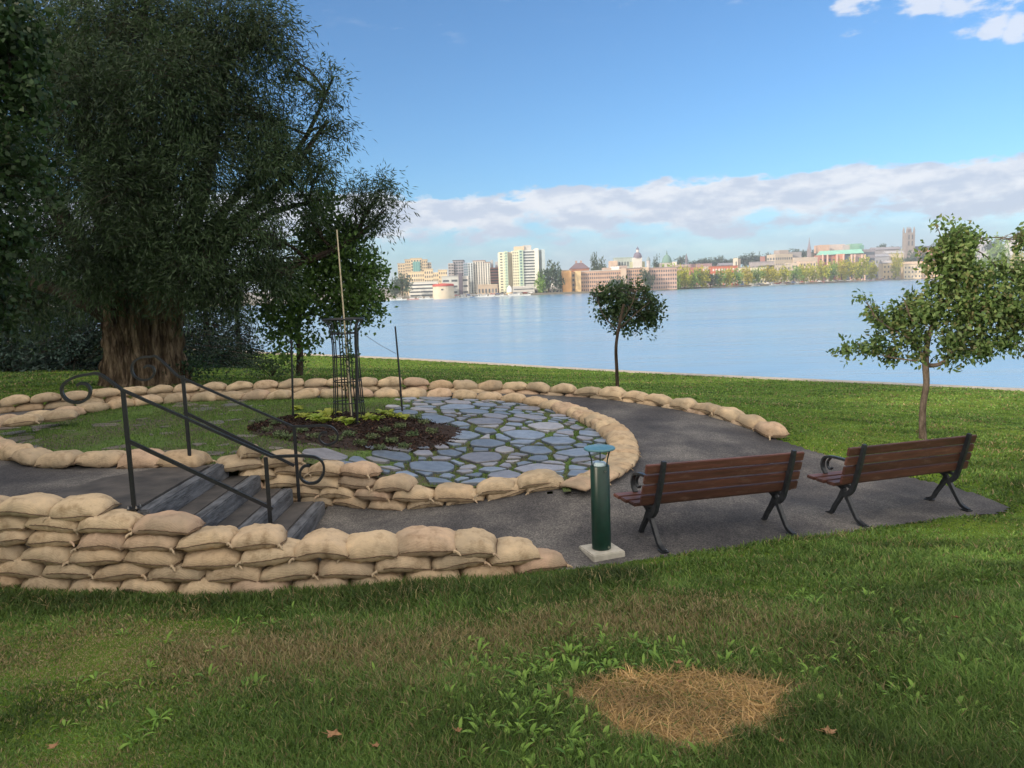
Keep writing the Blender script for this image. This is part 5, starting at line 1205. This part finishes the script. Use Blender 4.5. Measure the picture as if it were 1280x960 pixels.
block(r_, o_, 1025, 1037, 306, 1230, (.52,.36,.28), 24, 0, 2, 2, ww=.3); block(r_, o_, 1036, 1056, 305.5, 1250, (.52,.45,.42), 20, 0, 2, 5, ww=.3); block(r_, o_, 1054, 1066, 306, 1245, (.45,.42,.42), 20, 0); block(r_, o_, 1064, 1078, 304.5, 1240, (.22,.40,.32), 20, 0); block(r_, o_, 1076, 1080, 306.5, 1236, (.14,.30,.26), 14, 0)
p0 = wpt(1026, 319, 1204); p1 = wpt(1080, 317.5, 1204); b = MB(o_)
b.add([(p0[0],1203,p0[2]),(p1[0],1203,p0[2]+1),(p1[0],1214,p0[2]+7.6),(p0[0]+2,1214,p0[2]+6.6),(p0[0],1224,p0[2]),(p1[0],1224,p0[2]+1)], [(0,1,2,3),(3,2,5,4),(0,3,4),(1,5,2)]); b.build('roof', fm((.24,.50,.41)), r_)
block(r_, o_, 1024, 1045, 318.5, 1206, (.42,.20,.16), 20, 0, 3, 4, ww=.45, wh=.4); block(r_, o_, 1045, 1056, 317.5, 1203, (.56,.27,.19), 20, 0); block(r_, o_, 1056, 1063, 318, 1208, (.18,.24,.28), 20, 0, 3, 2, ww=.8, wc=GLASSB); block(r_, o_, 1063, 1080, 317, 1206, (.42,.30,.26), 20, 0, 3, 4, ww=.45, wc=GLASSB); block(r_, o_, 1079, 1094, 311.5, 1212, (.24,.22,.24), 22, 0, 5, 1, bands=True, wh=.5)
for px in (1028,1034,1046,1054,1064,1068,1077,1081):
    p = wpt(px, 318, 1202); b = MB(o_); z0 = farz(px, 1202)-1; b.box((p[0], 1201, (p[2]+z0)/2), (1.6, 2.2, p[2]-z0)); b.build('column', fm((.72,.50,.42)), r_)
r_, o_ = building('church_tower_building', 1136, 1400, 'grey stone church with a tall square pinnacled tower and dark nave roof', 'church')
p = wpt(1136, 291, 1400); zb = farz(1136, 1400)-2; b = MB(o_); b.box((p[0], 1400, (p[2]+zb)/2), (14, 14, p[2]-zb)); b.build('tower', fm((.30,.27,.25)), r_)
for sx in (-6.2, 6.2):
    for sy in (-6.2, 6.2):
        b = MB(o_); b.box((p[0]+sx, 1400+sy, (p[2]+zb)/2+2), (2.6, 2.6, p[2]-zb)); b.lathe((p[0]+sx, 1400+sy, p[2]+1.8), [(1.9,0),(1.6,4),(.1,9)], 8); b.build('pinnacle', fm((.27,.24,.23)), r_)
b = MB(o_); b.lathe((p[0], 1400, p[2]-.5), [(5,0),(3.4,4),(1.2,8),(.1,12)], 8); b.build('lantern', fm((.28,.24,.24)), r_)
for dz in (-8, -19):
    for dx in (-3, 3): obj('window', win_mesh(2.2, 8, GLASS), r_, (p[0]+dx-o_[0], 1392.9-o_[1], p[2]+dz-o_[2]))
block(r_, o_, 1142, 1172, 307.5, 1402, (.13,.15,.20), 20, 0, name='nave'); block(r_, o_, 1131, 1133, 309, 1398, (.30,.27,.25), 8, 0, name='buttress')
for (x0, x1, yt, Y, c, rf_, lb_) in ((1152,1178,313,1360,(.42,.20,.15),(.45,.17,.12),'red-roofed hall in front of the church nave'),(1091,1126,309.5,1420,(.30,.29,.31),(.26,.25,.28),'long grey roof on the skyline between the government building and the church'),(1094,1112,318,1330,(.33,.34,.37),(.28,.29,.33),'blue grey roofed house right of the dark end of the government building'),
     (1108,1130,314,1345,(.58,.50,.40),(.36,.36,.38),'grey roofed house left of the church tower'),(1104,1122,326,1290,(.66,.52,.34),(.42,.40,.40),'cream gabled house near the right quay'),(1130,1152,327.5,1290,(.72,.58,.40),(.60,.45,.32),'pale sunlit house below the church tower'),(1150,1176,327,1300,(.74,.50,.30),(.70,.40,.24),'orange sunlit house below the red-roofed hall'),(1176,1200,330,1330,(.70,.55,.38),(.5,.4,.32),'tan sunlit house seen through the young tree'),
     (1222,1238,300,1600,(.46,.45,.48),(.38,.38,.42),'grey house with a small cupola on the skyline at the right'),(1200,1222,318,1500,(.60,.48,.36),(.34,.34,.38),'tan house below the skyline at the right'),(1236,1262,327,1420,(.62,.48,.36),(.42,.3,.26),'tan waterfront house near the right edge'),(1262,1300,322,1500,(.60,.50,.40),(.45,.42,.40),'pale house at the right edge of the town'),(843,862,331,900,(.45,.30,.26),(.34,.26,.26),'reddish house directly behind the waterside willow'),
     (1262,1275,300,1650,(.62,.60,.58),(.5,.48,.46),'white house on the skyline at the far right'),(900,918,329,1050,(.40,.34,.32),(.22,.22,.25),'dark-roofed house behind the red brick warehouse')):
    r_, o_ = building('town_house', (x0+x1)/2, Y, lb_, 'house', 'small houses of the town')
    block(r_, o_, x0, x1, yt+3, Y, c, 16, 0, 3, max(2, int((x1-x0)/4)), ww=.35, wh=.4)
    a = wpt(x0-.5, yt+3, Y); q = wpt(x1+.5, yt+3, Y); h = 3.2*Y/960; b = MB(o_)
    b.add([(a[0],Y-1,a[2]),(q[0],Y-1,a[2]),(q[0],Y+17,a[2]),(a[0],Y+17,a[2]),(a[0],Y+8,a[2]+h),(q[0],Y+8,a[2]+h)], [(0,1,5,4),(2,3,4,5),(3,0,4),(1,2,5),(3,2,1,0)]); rf = b.build('roof', fm(rf_), r_)
    if 'cupola' in lb_: b = MB(o_); b.lathe(((a[0]+q[0])/2, Y+8, a[2]+h-1), [(2.5,0),(2.5,3),(1.8,5),(.2,8)], 8); b.build('cupola', fm((.4,.4,.45)), r_)

# far trees
def far_tree_meshes(mat, kind):
    out = []
    for s in range(3):
        r = np.random.default_rng(300+s+len(out)*7+len(kind)); bl = [((r.normal()*.20, r.normal()*.20, .55+r.normal()*.14), (.27, .27, .27)) for _ in range(7)]+[((0,0,.5),(.42,.42,.40))]
        if kind == 'weep': bl += [((.36*cos(a), .36*sin(a), .32), (.15,.15,.32)) for a in np.linspace(0, 6.28, 9)]
        me, _ = crown_mesh('crown', (0,0,0), bl, 520, .085, .06, mat, r, 'broad' if kind != 'weep' else 'willow', .07, 6, 2.2, 0 if kind != 'weep' else 1.2); out.append(me)
    return out
FT = {k: far_tree_meshes(M[m], kd) for k, m, kd in (('g','fargreen','round'),('y','faryellow','round'),('d','fardark','round'),('w','fargreen','weep'))}
tb = MB(); tb.tube([(0,0,0),(0.01,0,.3),(0,0,.55)], [.03,.022,.012], 6); to_ = tb.build('trunk', M['bark']); TRK = to_.data; bpy.data.objects.remove(to_)
ftr = [('w',835,362,30,34,800,'large pale green weeping willow at the far waterside, right end of the hospital'),('d',686,365,27,36,725,'big dark green tree between the tallest tower and the hospital'),('d',700,362,20,24,745,'smaller dark tree touching the orange end of the hospital'),('g',677,366,18,22,722,'green tree at the right foot of the tallest tower'),
 ('d',503,370,22,26,690,'dark tree at the left end of the far shore'),('d',494,371,18,22,690,'dark tree left of the low white building, outermost'),('y',856,360,24,26,830,'yellow green tree just right of the weeping willow'),('y',846,360,18,20,826,'small yellow tree at the edge of the weeping willow'),('g',868,360,22,22,835,'green tree, second right of the weeping willow'),('y',878,359,22,24,840,'yellow tree below the brick-red roof'),('d',888,359,20,20,845,'dark green tree left of the red brick warehouse'),
 ('g',900,358,20,20,850,'green tree in front of the red brick warehouse, left'),('y',910,357,18,20,855,'autumn tree in front of the red brick warehouse, middle'),('g',920,357,20,20,865,'green tree below the short cream tower'),('y',934,355,20,20,900,'yellow tree in front of the cream building, left'),('g',945,354,20,18,915,'green tree in front of the cream building, middle'),('y',957,353,20,20,930,'yellow tree at the right end of the cream building'),
 ('y',968,352,16,16,960,'yellow tree, first of the row left of the beige town houses'),('y',980,351,18,17,980,'yellow tree, second of the row before the beige town houses'),('g',992,350,16,16,1000,'green tree in the row before the beige town houses'),('y',1004,350,18,18,1020,'yellow tree before the right end of the beige town houses'),('y',1016,349,18,17,1040,'yellow tree left of the pink columns'),('y',1028,348,19,20,1060,'yellow tree below the leftmost pink columns'),('g',1040,347,18,18,1080,'green tree below the green copper roof'),('y',1052,347,19,20,1100,'yellow tree in front of the middle of the government building'),('y',1064,346,21,22,1110,'large golden tree in front of the government building'),('y',1077,345,22,22,1120,'large golden tree at the dark end of the government building'),('y',1090,344,16,15,1140,'golden tree right of the government building'),
 ('d',753,338,12,14,860,'dark tree above the hospital roof, behind the white wall'),('d',744,338,14,18,870,'dark round tree on the skyline left of the domes'),('d',819,333,10,10,1010,'dark treetop between the two domes'),('d',770,366,22,20,715,'dark bush in front of the hospital, hidden behind the round lawn tree'),('d',808,360,22,22,735,'dark tree in front of the hospital, left of the weeping willow'),('y',1120,340,14,22,1270,'golden tree below the church'),('d',1135,336,20,20,1330,'dark tree at the foot of the church tower'),('d',1155,330,16,16,1330,'dark tree beside the red-roofed hall'),
 ('g',1250,336,30,36,1400,'tall pale green willow near the right edge of the town'),('g',1235,338,20,22,1400,'pale green tree left of the right-hand willow'),('y',1270,338,22,24,1380,'yellow green tree at the right edge of the town'),('g',1215,336,20,24,1420,'green tree behind the young lawn tree'),('g',1195,335,24,30,1400,'pale green tree right behind the young lawn tree')]
hill = [(865,334),(876,333.5),(888,333),(899,333),(908,332),(916,332),(930,331),(938,329),(944,330),(950,329),(962,328),(990,324),(1000,322),(1014,324),(1022,322),(1100,318),(1116,316),(1180,312),(1240,312),(850,333),(830,335)]
for i, (px, py) in enumerate(hill): ftr.append(('d', px, py+2, 20+3*(i % 3), 9+1.5*(i % 4), 1500, 'dark treetop on the town skyline, %s from the left' % ordw(sorted(hill).index((px, py)))))
for i, (k, px, py, wpx, hpx, Y, lb_) in enumerate(ftr):
    p = wpt(px, py, Y); s = hpx*Y/960; z0 = min(p[2], farz(px, Y)+2) if Y < 1490 else p[2]
    t = thing('far_tree', (p[0], Y, z0), lb_, 'tree', 'trees of the town across the water'); zz = (p[2]+s-z0)/.95
    o = obj('crown', FT[k][i % 3], t, (0, 0, -.14*zz)); o.scale = (wpx*Y/960/.95, wpx*Y/960/.95, zz*1.15); o.rotation_euler = (0, 0, i*1.7)
    o = obj('trunk', TRK, t); o.scale = (s, s, zz)
# quay walls, boats, cars, masts
def far_box_thing(name, px, dpx, h, Y, c, label, cat, group=None, parts=()):
    p = wpt(px, HP(px), Y); z = WZ if 'boat' in cat else WZ+1.65; t = thing(name, (p[0], Y, z), label, cat, group); return t
def boat(px, L, label, mast=0, col=WH, cabin=True):
    Y = shoreY(px)-6-4*random.random(); p = wpt(px, HP(px), Y); t = thing('boat', (p[0], Y, WZ), label, 'boat', 'boats moored along the far shore')
    b = MB(); n = 7; vs = []
    for i in range(n):
        u = -1+2*i/(n-1); w = 1.3*(1-max(0, u)**2.2)+.05; sh = .9+.35*max(0, u)**2
        for y, z in ((-w*.6, -.3), (-w, sh), (w, sh), (w*.6, -.3)): vs.append((u*L/2, y, z))
    b.add(vs, [(i*4+k, (i+1)*4+k, (i+1)*4+(k+1)%4, i*4+(k+1)%4) for i in range(n-1) for k in range(4)]+[(0,1,2,3),((n-1)*4+3,(n-1)*4+2,(n-1)*4+1,(n-1)*4)])
    b.build('hull', fm(col), t)
    if cabin:
        b = MB(); b.box((-L*.08, 0, 1.6), (L*.42, 1.9, 1.3), taper=.85); c = b.build('cabin', fm((.75,.75,.73)), t); b = MB(); b.box((-L*.08, -1.0, 1.75), (L*.32, .06, .5)); b.build('window', GLASS, c)
    if mast: b = MB(); b.tube([(0,0,1), (0,0,1+mast)], [.14,.08], 6); b.build('mast', fm((.6,.6,.6)), t)
for i, (px, L, m, c) in enumerate([(487,9,0,WH),(500,11,0,WH),(516,10,0,(.6,.35,.3)),(526,12,8,WH),(535,9,0,WH),(572,9,12,WH),(580,10,13,WH),(588,11,9,(.3,.4,.55)),(597,10,12,WH),(606,15,0,(.78,.76,.72)),(616,12,6,WH),(628,8,0,WH),(944,11,0,(.75,.7,.62)),(968,13,0,WH),(978,9,10,WH),(993,12,0,WH),(1003,10,0,WH),(1025,12,9,(.55,.3,.25)),(1045,10,0,WH),(1062,13,0,(.3,.2,.2)),(1085,12,8,(.35,.2,.2)),(1105,10,0,(.3,.25,.3))]):
    boat(px, L, '%s boat %s the far quay, %s from the left' % ('white' if c == WH else 'coloured', 'with a mast at' if m else 'moored at', ordw(i)), m, c)
t = boat(645, 26, 'long white tour boat moored below the tallest tower')
# white dome tent on the quay
r_, o_ = building('dome_tent', 637, 705, 'small white pointed tent on an orange base at the marina', 'tent'); p = wpt(637, 364, 705); b = MB(o_); b.lathe((p[0], 705, p[2]), [(2.6,-2),(2.6,1.2),(1.8,3.4),(.3,5.2)], 12); b.build('canopy', fm((.85,.83,.80)), r_, True); b = MB(o_); b.lathe((p[0], 705, p[2]), [(2.9,-3.2),(2.9,-1)], 12); b.build('base', fm((.6,.42,.25)), r_)
def car(px, L, c, label, h=1.5):
    Y = shoreY(px)+6+10*random.random(); p = wpt(px, HP(px), Y); t = thing('parked_car', (p[0], Y, WZ+1.65), label, 'car', 'vehicles parked on the far quay')
    b = MB(); b.box((0,0,.65), (L, 1.8, .8)); b.box((-.1*L/4, 0, 1.05+(h-1.1)/2), (L*.6, 1.6, h-1.05), taper=.8); b.build('body', fm(c, .4), t)
    b = MB(); b.box((-.1*L/4, -.75, 1.2), (L*.45, .12, .35)); b.build('window', GLASS, t)
    for sx in (-.32, .32):
        for sy in (-.9, .9): b = MB(); b.tube([(sx*L, sy-.1, .34), (sx*L, sy+.1, .34)], .34, 8); b.build('wheel', fm((.02,.02,.02)), t)
cc = [((.7,.7,.7),'white'),((.05,.05,.06),'black'),((.35,.05,.04),'red'),((.3,.32,.35),'silver'),((.06,.1,.25),'blue')]
for i in range(46):
    px = 900+i*5.4+R_(-1.5, 1.5); c, nm = cc[random.randrange(5)]
    car(px, R_(4, 6.5), c, '%s vehicle on the right part of the far quay, %s from the left' % (nm, ordw(i)), R_(1.5, 2.6))
for i in range(14):
    px = 572+i*7+R_(-2, 2); c, nm = cc[random.randrange(5)]; car(px, R_(4, 5), c, '%s vehicle on the left part of the far quay, %s from the left' % (nm, ordw(i)))
for i, (px, h) in enumerate([(942,9),(1007,9),(1020,8),(1035,8),(1081,11),(1125,12),(981,11),(1100,8)]):
    Y = shoreY(px)+3; p = wpt(px, HP(px), Y); b = MB((p[0],Y,WZ+1.6)); b.tube([(p[0],Y,WZ+1.6),(p[0],Y,WZ+1.6+h)], [.35,.25], 6); b.box((p[0], Y, WZ+1.7+h), (1.2,.5,.4)); tag(b.build('quay_lamp', fm((.72,.70,.66)), None, loc=(p[0],Y,WZ+1.6)), 'pale lamp post on the far quay, %s from the left' % ordw([942,981,1007,1020,1035,1081,1100,1125].index(px)), 'lamp post', 'pale posts on the far quay')

# ------------------------------------------------------------------ light, sky, camera
HAZE = .00021
SUN_EL = radians(20); SUN_DIR = np.array([-.80, -.60, 0]); SUN_DIR /= np.linalg.norm(SUN_DIR)
sd = np.array([SUN_DIR[0]*cos(SUN_EL), SUN_DIR[1]*cos(SUN_EL), sin(SUN_EL)])
L = bpy.data.lights.new('sun', 'SUN'); L.energy = 3.2; L.angle = radians(1.5); L.color = (1, .84, .66); lo = bpy.data.objects.new('sun', L); COL.objects.link(lo)
lo.rotation_euler = Vector(sd).to_track_quat('Z', 'Y').to_euler()
W = bpy.data.worlds.new('World'); SC.world = W; W.use_nodes = True; nt = W.node_tree; bg = nt.nodes['Background']
sky = N(nt, 'ShaderNodeTexSky'); sky.sky_type = 'NISHITA'; sky.sun_disc = False; sky.sun_elevation = SUN_EL; sky.sun_rotation = atan2(SUN_DIR[0], SUN_DIR[1]); sky.air_density = 1.0; sky.dust_density = .6; sky.ozone_density = 2.5; sky.altitude = 80
tc = N(nt, 'ShaderNodeTexCoord'); sep = N(nt, 'ShaderNodeSeparateXYZ'); nt.links.new(tc.outputs['Generated'], sep.inputs[0])
def mth(op, a, b=None, clamp=False):
    n = N(nt, 'ShaderNodeMath', operation=op, use_clamp=clamp)
    for i, v in enumerate((a, b)):
        if v is None: continue
        if isinstance(v, (int, float)): n.inputs[i].default_value = v
        else: nt.links.new(v, n.inputs[i])
    return n.outputs[0]
def mrange(v, a, b, c=0, d=1, sm=True):
    n = N(nt, 'ShaderNodeMapRange', interpolation_type='SMOOTHSTEP' if sm else 'LINEAR'); nt.links.new(v, n.inputs[0])
    for i, q in enumerate((a, b, c, d)): n.inputs[1+i].default_value = q
    return n.outputs[0]
Z = sep.outputs['Z']
mp = N(nt, 'ShaderNodeMapping'); mp.inputs['Scale'].default_value = (1, 1, 2.7); nt.links.new(tc.outputs['Generated'], mp.inputs[0])
nA = noise(nt, mp.outputs[0], 17, 9, .58); nB = noise(nt, mp.outputs[0], 2.6, 5, .55)
mp2 = N(nt, 'ShaderNodeMapping'); mp2.inputs['Scale'].default_value = (1, 1, 2.7); mp2.inputs['Location'].default_value = (0, 0, .035); nt.links.new(tc.outputs['Generated'], mp2.inputs[0])
nC = noise(nt, mp2.outputs[0], 17, 9, .58)
# bank of cloud lying just above the horizon
hi = mth('ADD', Z, mth('MULTIPLY', mth('SUBTRACT', nA, .5), -.055)); hi = mth('ADD', hi, mth('MULTIPLY', mth('SUBTRACT', nB, .5), -.03))
top = mrange(hi, .128, .120); low = mrange(mth('ADD', Z, mth('MULTIPLY', mth('SUBTRACT', nA, .5), .16)), .045, .085)
bank = mth('MULTIPLY', top, low)
thin = mth('MULTIPLY', mrange(nB, .36, .60, .25, .75), mrange(Z, .11, .03))
high = mth('MULTIPLY', mrange(nA, .54, .68), mth('MULTIPLY', mrange(nB, .50, .60), mrange(Z, .27, .36)))
for (qx, qy, rad__) in ((1150, -16, .0010), (1225, -14, .0010), (1200, 2, .0003), (1243, 30, .00016), (1270, 35, .00012), (1085, -8, .0007)):
    d0 = ray(qx, qy); d0 = d0/np.linalg.norm(d0); vd = N(nt, 'ShaderNodeVectorMath', operation='DOT_PRODUCT'); nt.links.new(tc.outputs['Generated'], vd.inputs[0]); vd.inputs[1].default_value = tuple(d0)
    high = mth('MAXIMUM', high, mth('MULTIPLY', mrange(mth('ADD', vd.outputs['Value'], mth('MULTIPLY', mth('SUBTRACT', nA, .54), rad__*5)), 1-rad__, 1-rad__*.2), .8))
lowthin = mth('MAXIMUM', bank, thin); cover = mth('MAXIMUM', lowthin, high, True)
back = mth('MULTIPLY', mrange(sep.outputs['Y'], .45, -.1), mrange(Z, .02, .12)); back = mth('MAXIMUM', back, mrange(Z, .62, .85)); cover = mth('MAXIMUM', cover, mth('MULTIPLY', back, mrange(nB, .30, .52, .45, .95)), True)  # unseen bright cloud behind and overhead, added to fill the shaded foreground
lit = mrange(mth('ADD', mth('SUBTRACT', nC, nA), mth('MULTIPLY', mth('SUBTRACT', hi, .09), 1.8)), -.13, .20)
ccol = mixc(nt, lit, (3.5,3.9,4.7), (5.2,5.3,5.6))
ccol = mixc(nt, back, ccol, (11.5,10.6,9.4))
skyc = mixc(nt, 1.0, sky.outputs[0], (.55, .80, 1.0), 'MULTIPLY')
out = mixc(nt, mth('MULTIPLY', cover, .92), skyc, ccol)
nt.links.new(out, bg.inputs['Color']); bg.inputs['Strength'].default_value = .12
hz = MB(); hz.box((0, 1300, 45), (5200, 3000, 104)); hm_, hnt, hb = new_mat('haze'); hnt.nodes.remove(hb)
pv = N(hnt, 'ShaderNodeVolumePrincipled'); pv.inputs['Density'].default_value = HAZE; pv.inputs['Color'].default_value = (.80,.88,1,1); pv.inputs['Anisotropy'].default_value = .2
hnt.links.new(pv.outputs[0], hnt.nodes['Material Output'].inputs['Volume']); tag(hz.build('haze', hm_), 'thin pale morning haze lying over the water and the town', 'haze', None, 'stuff')
cam = bpy.data.cameras.new('camera'); co = bpy.data.objects.new('camera', cam); COL.objects.link(co)
Mx = Matrix([[*CM[0], 0], [*CM[1], 0], [*CM[2], CZ], [0, 0, 0, 1]]); co.matrix_world = Mx
cam.sensor_width = 36; cam.lens = F/1280*36; cam.clip_end = 12000; cam.clip_start = .05; SC.camera = co
vs = SC.view_settings; vs.view_transform = 'Standard'; vs.look = 'None'; vs.exposure = .55; vs.gamma = 1; vs.use_curve_mapping = False
SC.cycles.use_denoising = True; SC.cycles.max_bounces = 6; SC.cycles.diffuse_bounces = 3; SC.cycles.transmission_bounces = 3; SC.cycles.transparent_max_bounces = 4
print('bags', NB[0], 'objects', len(bpy.data.objects))
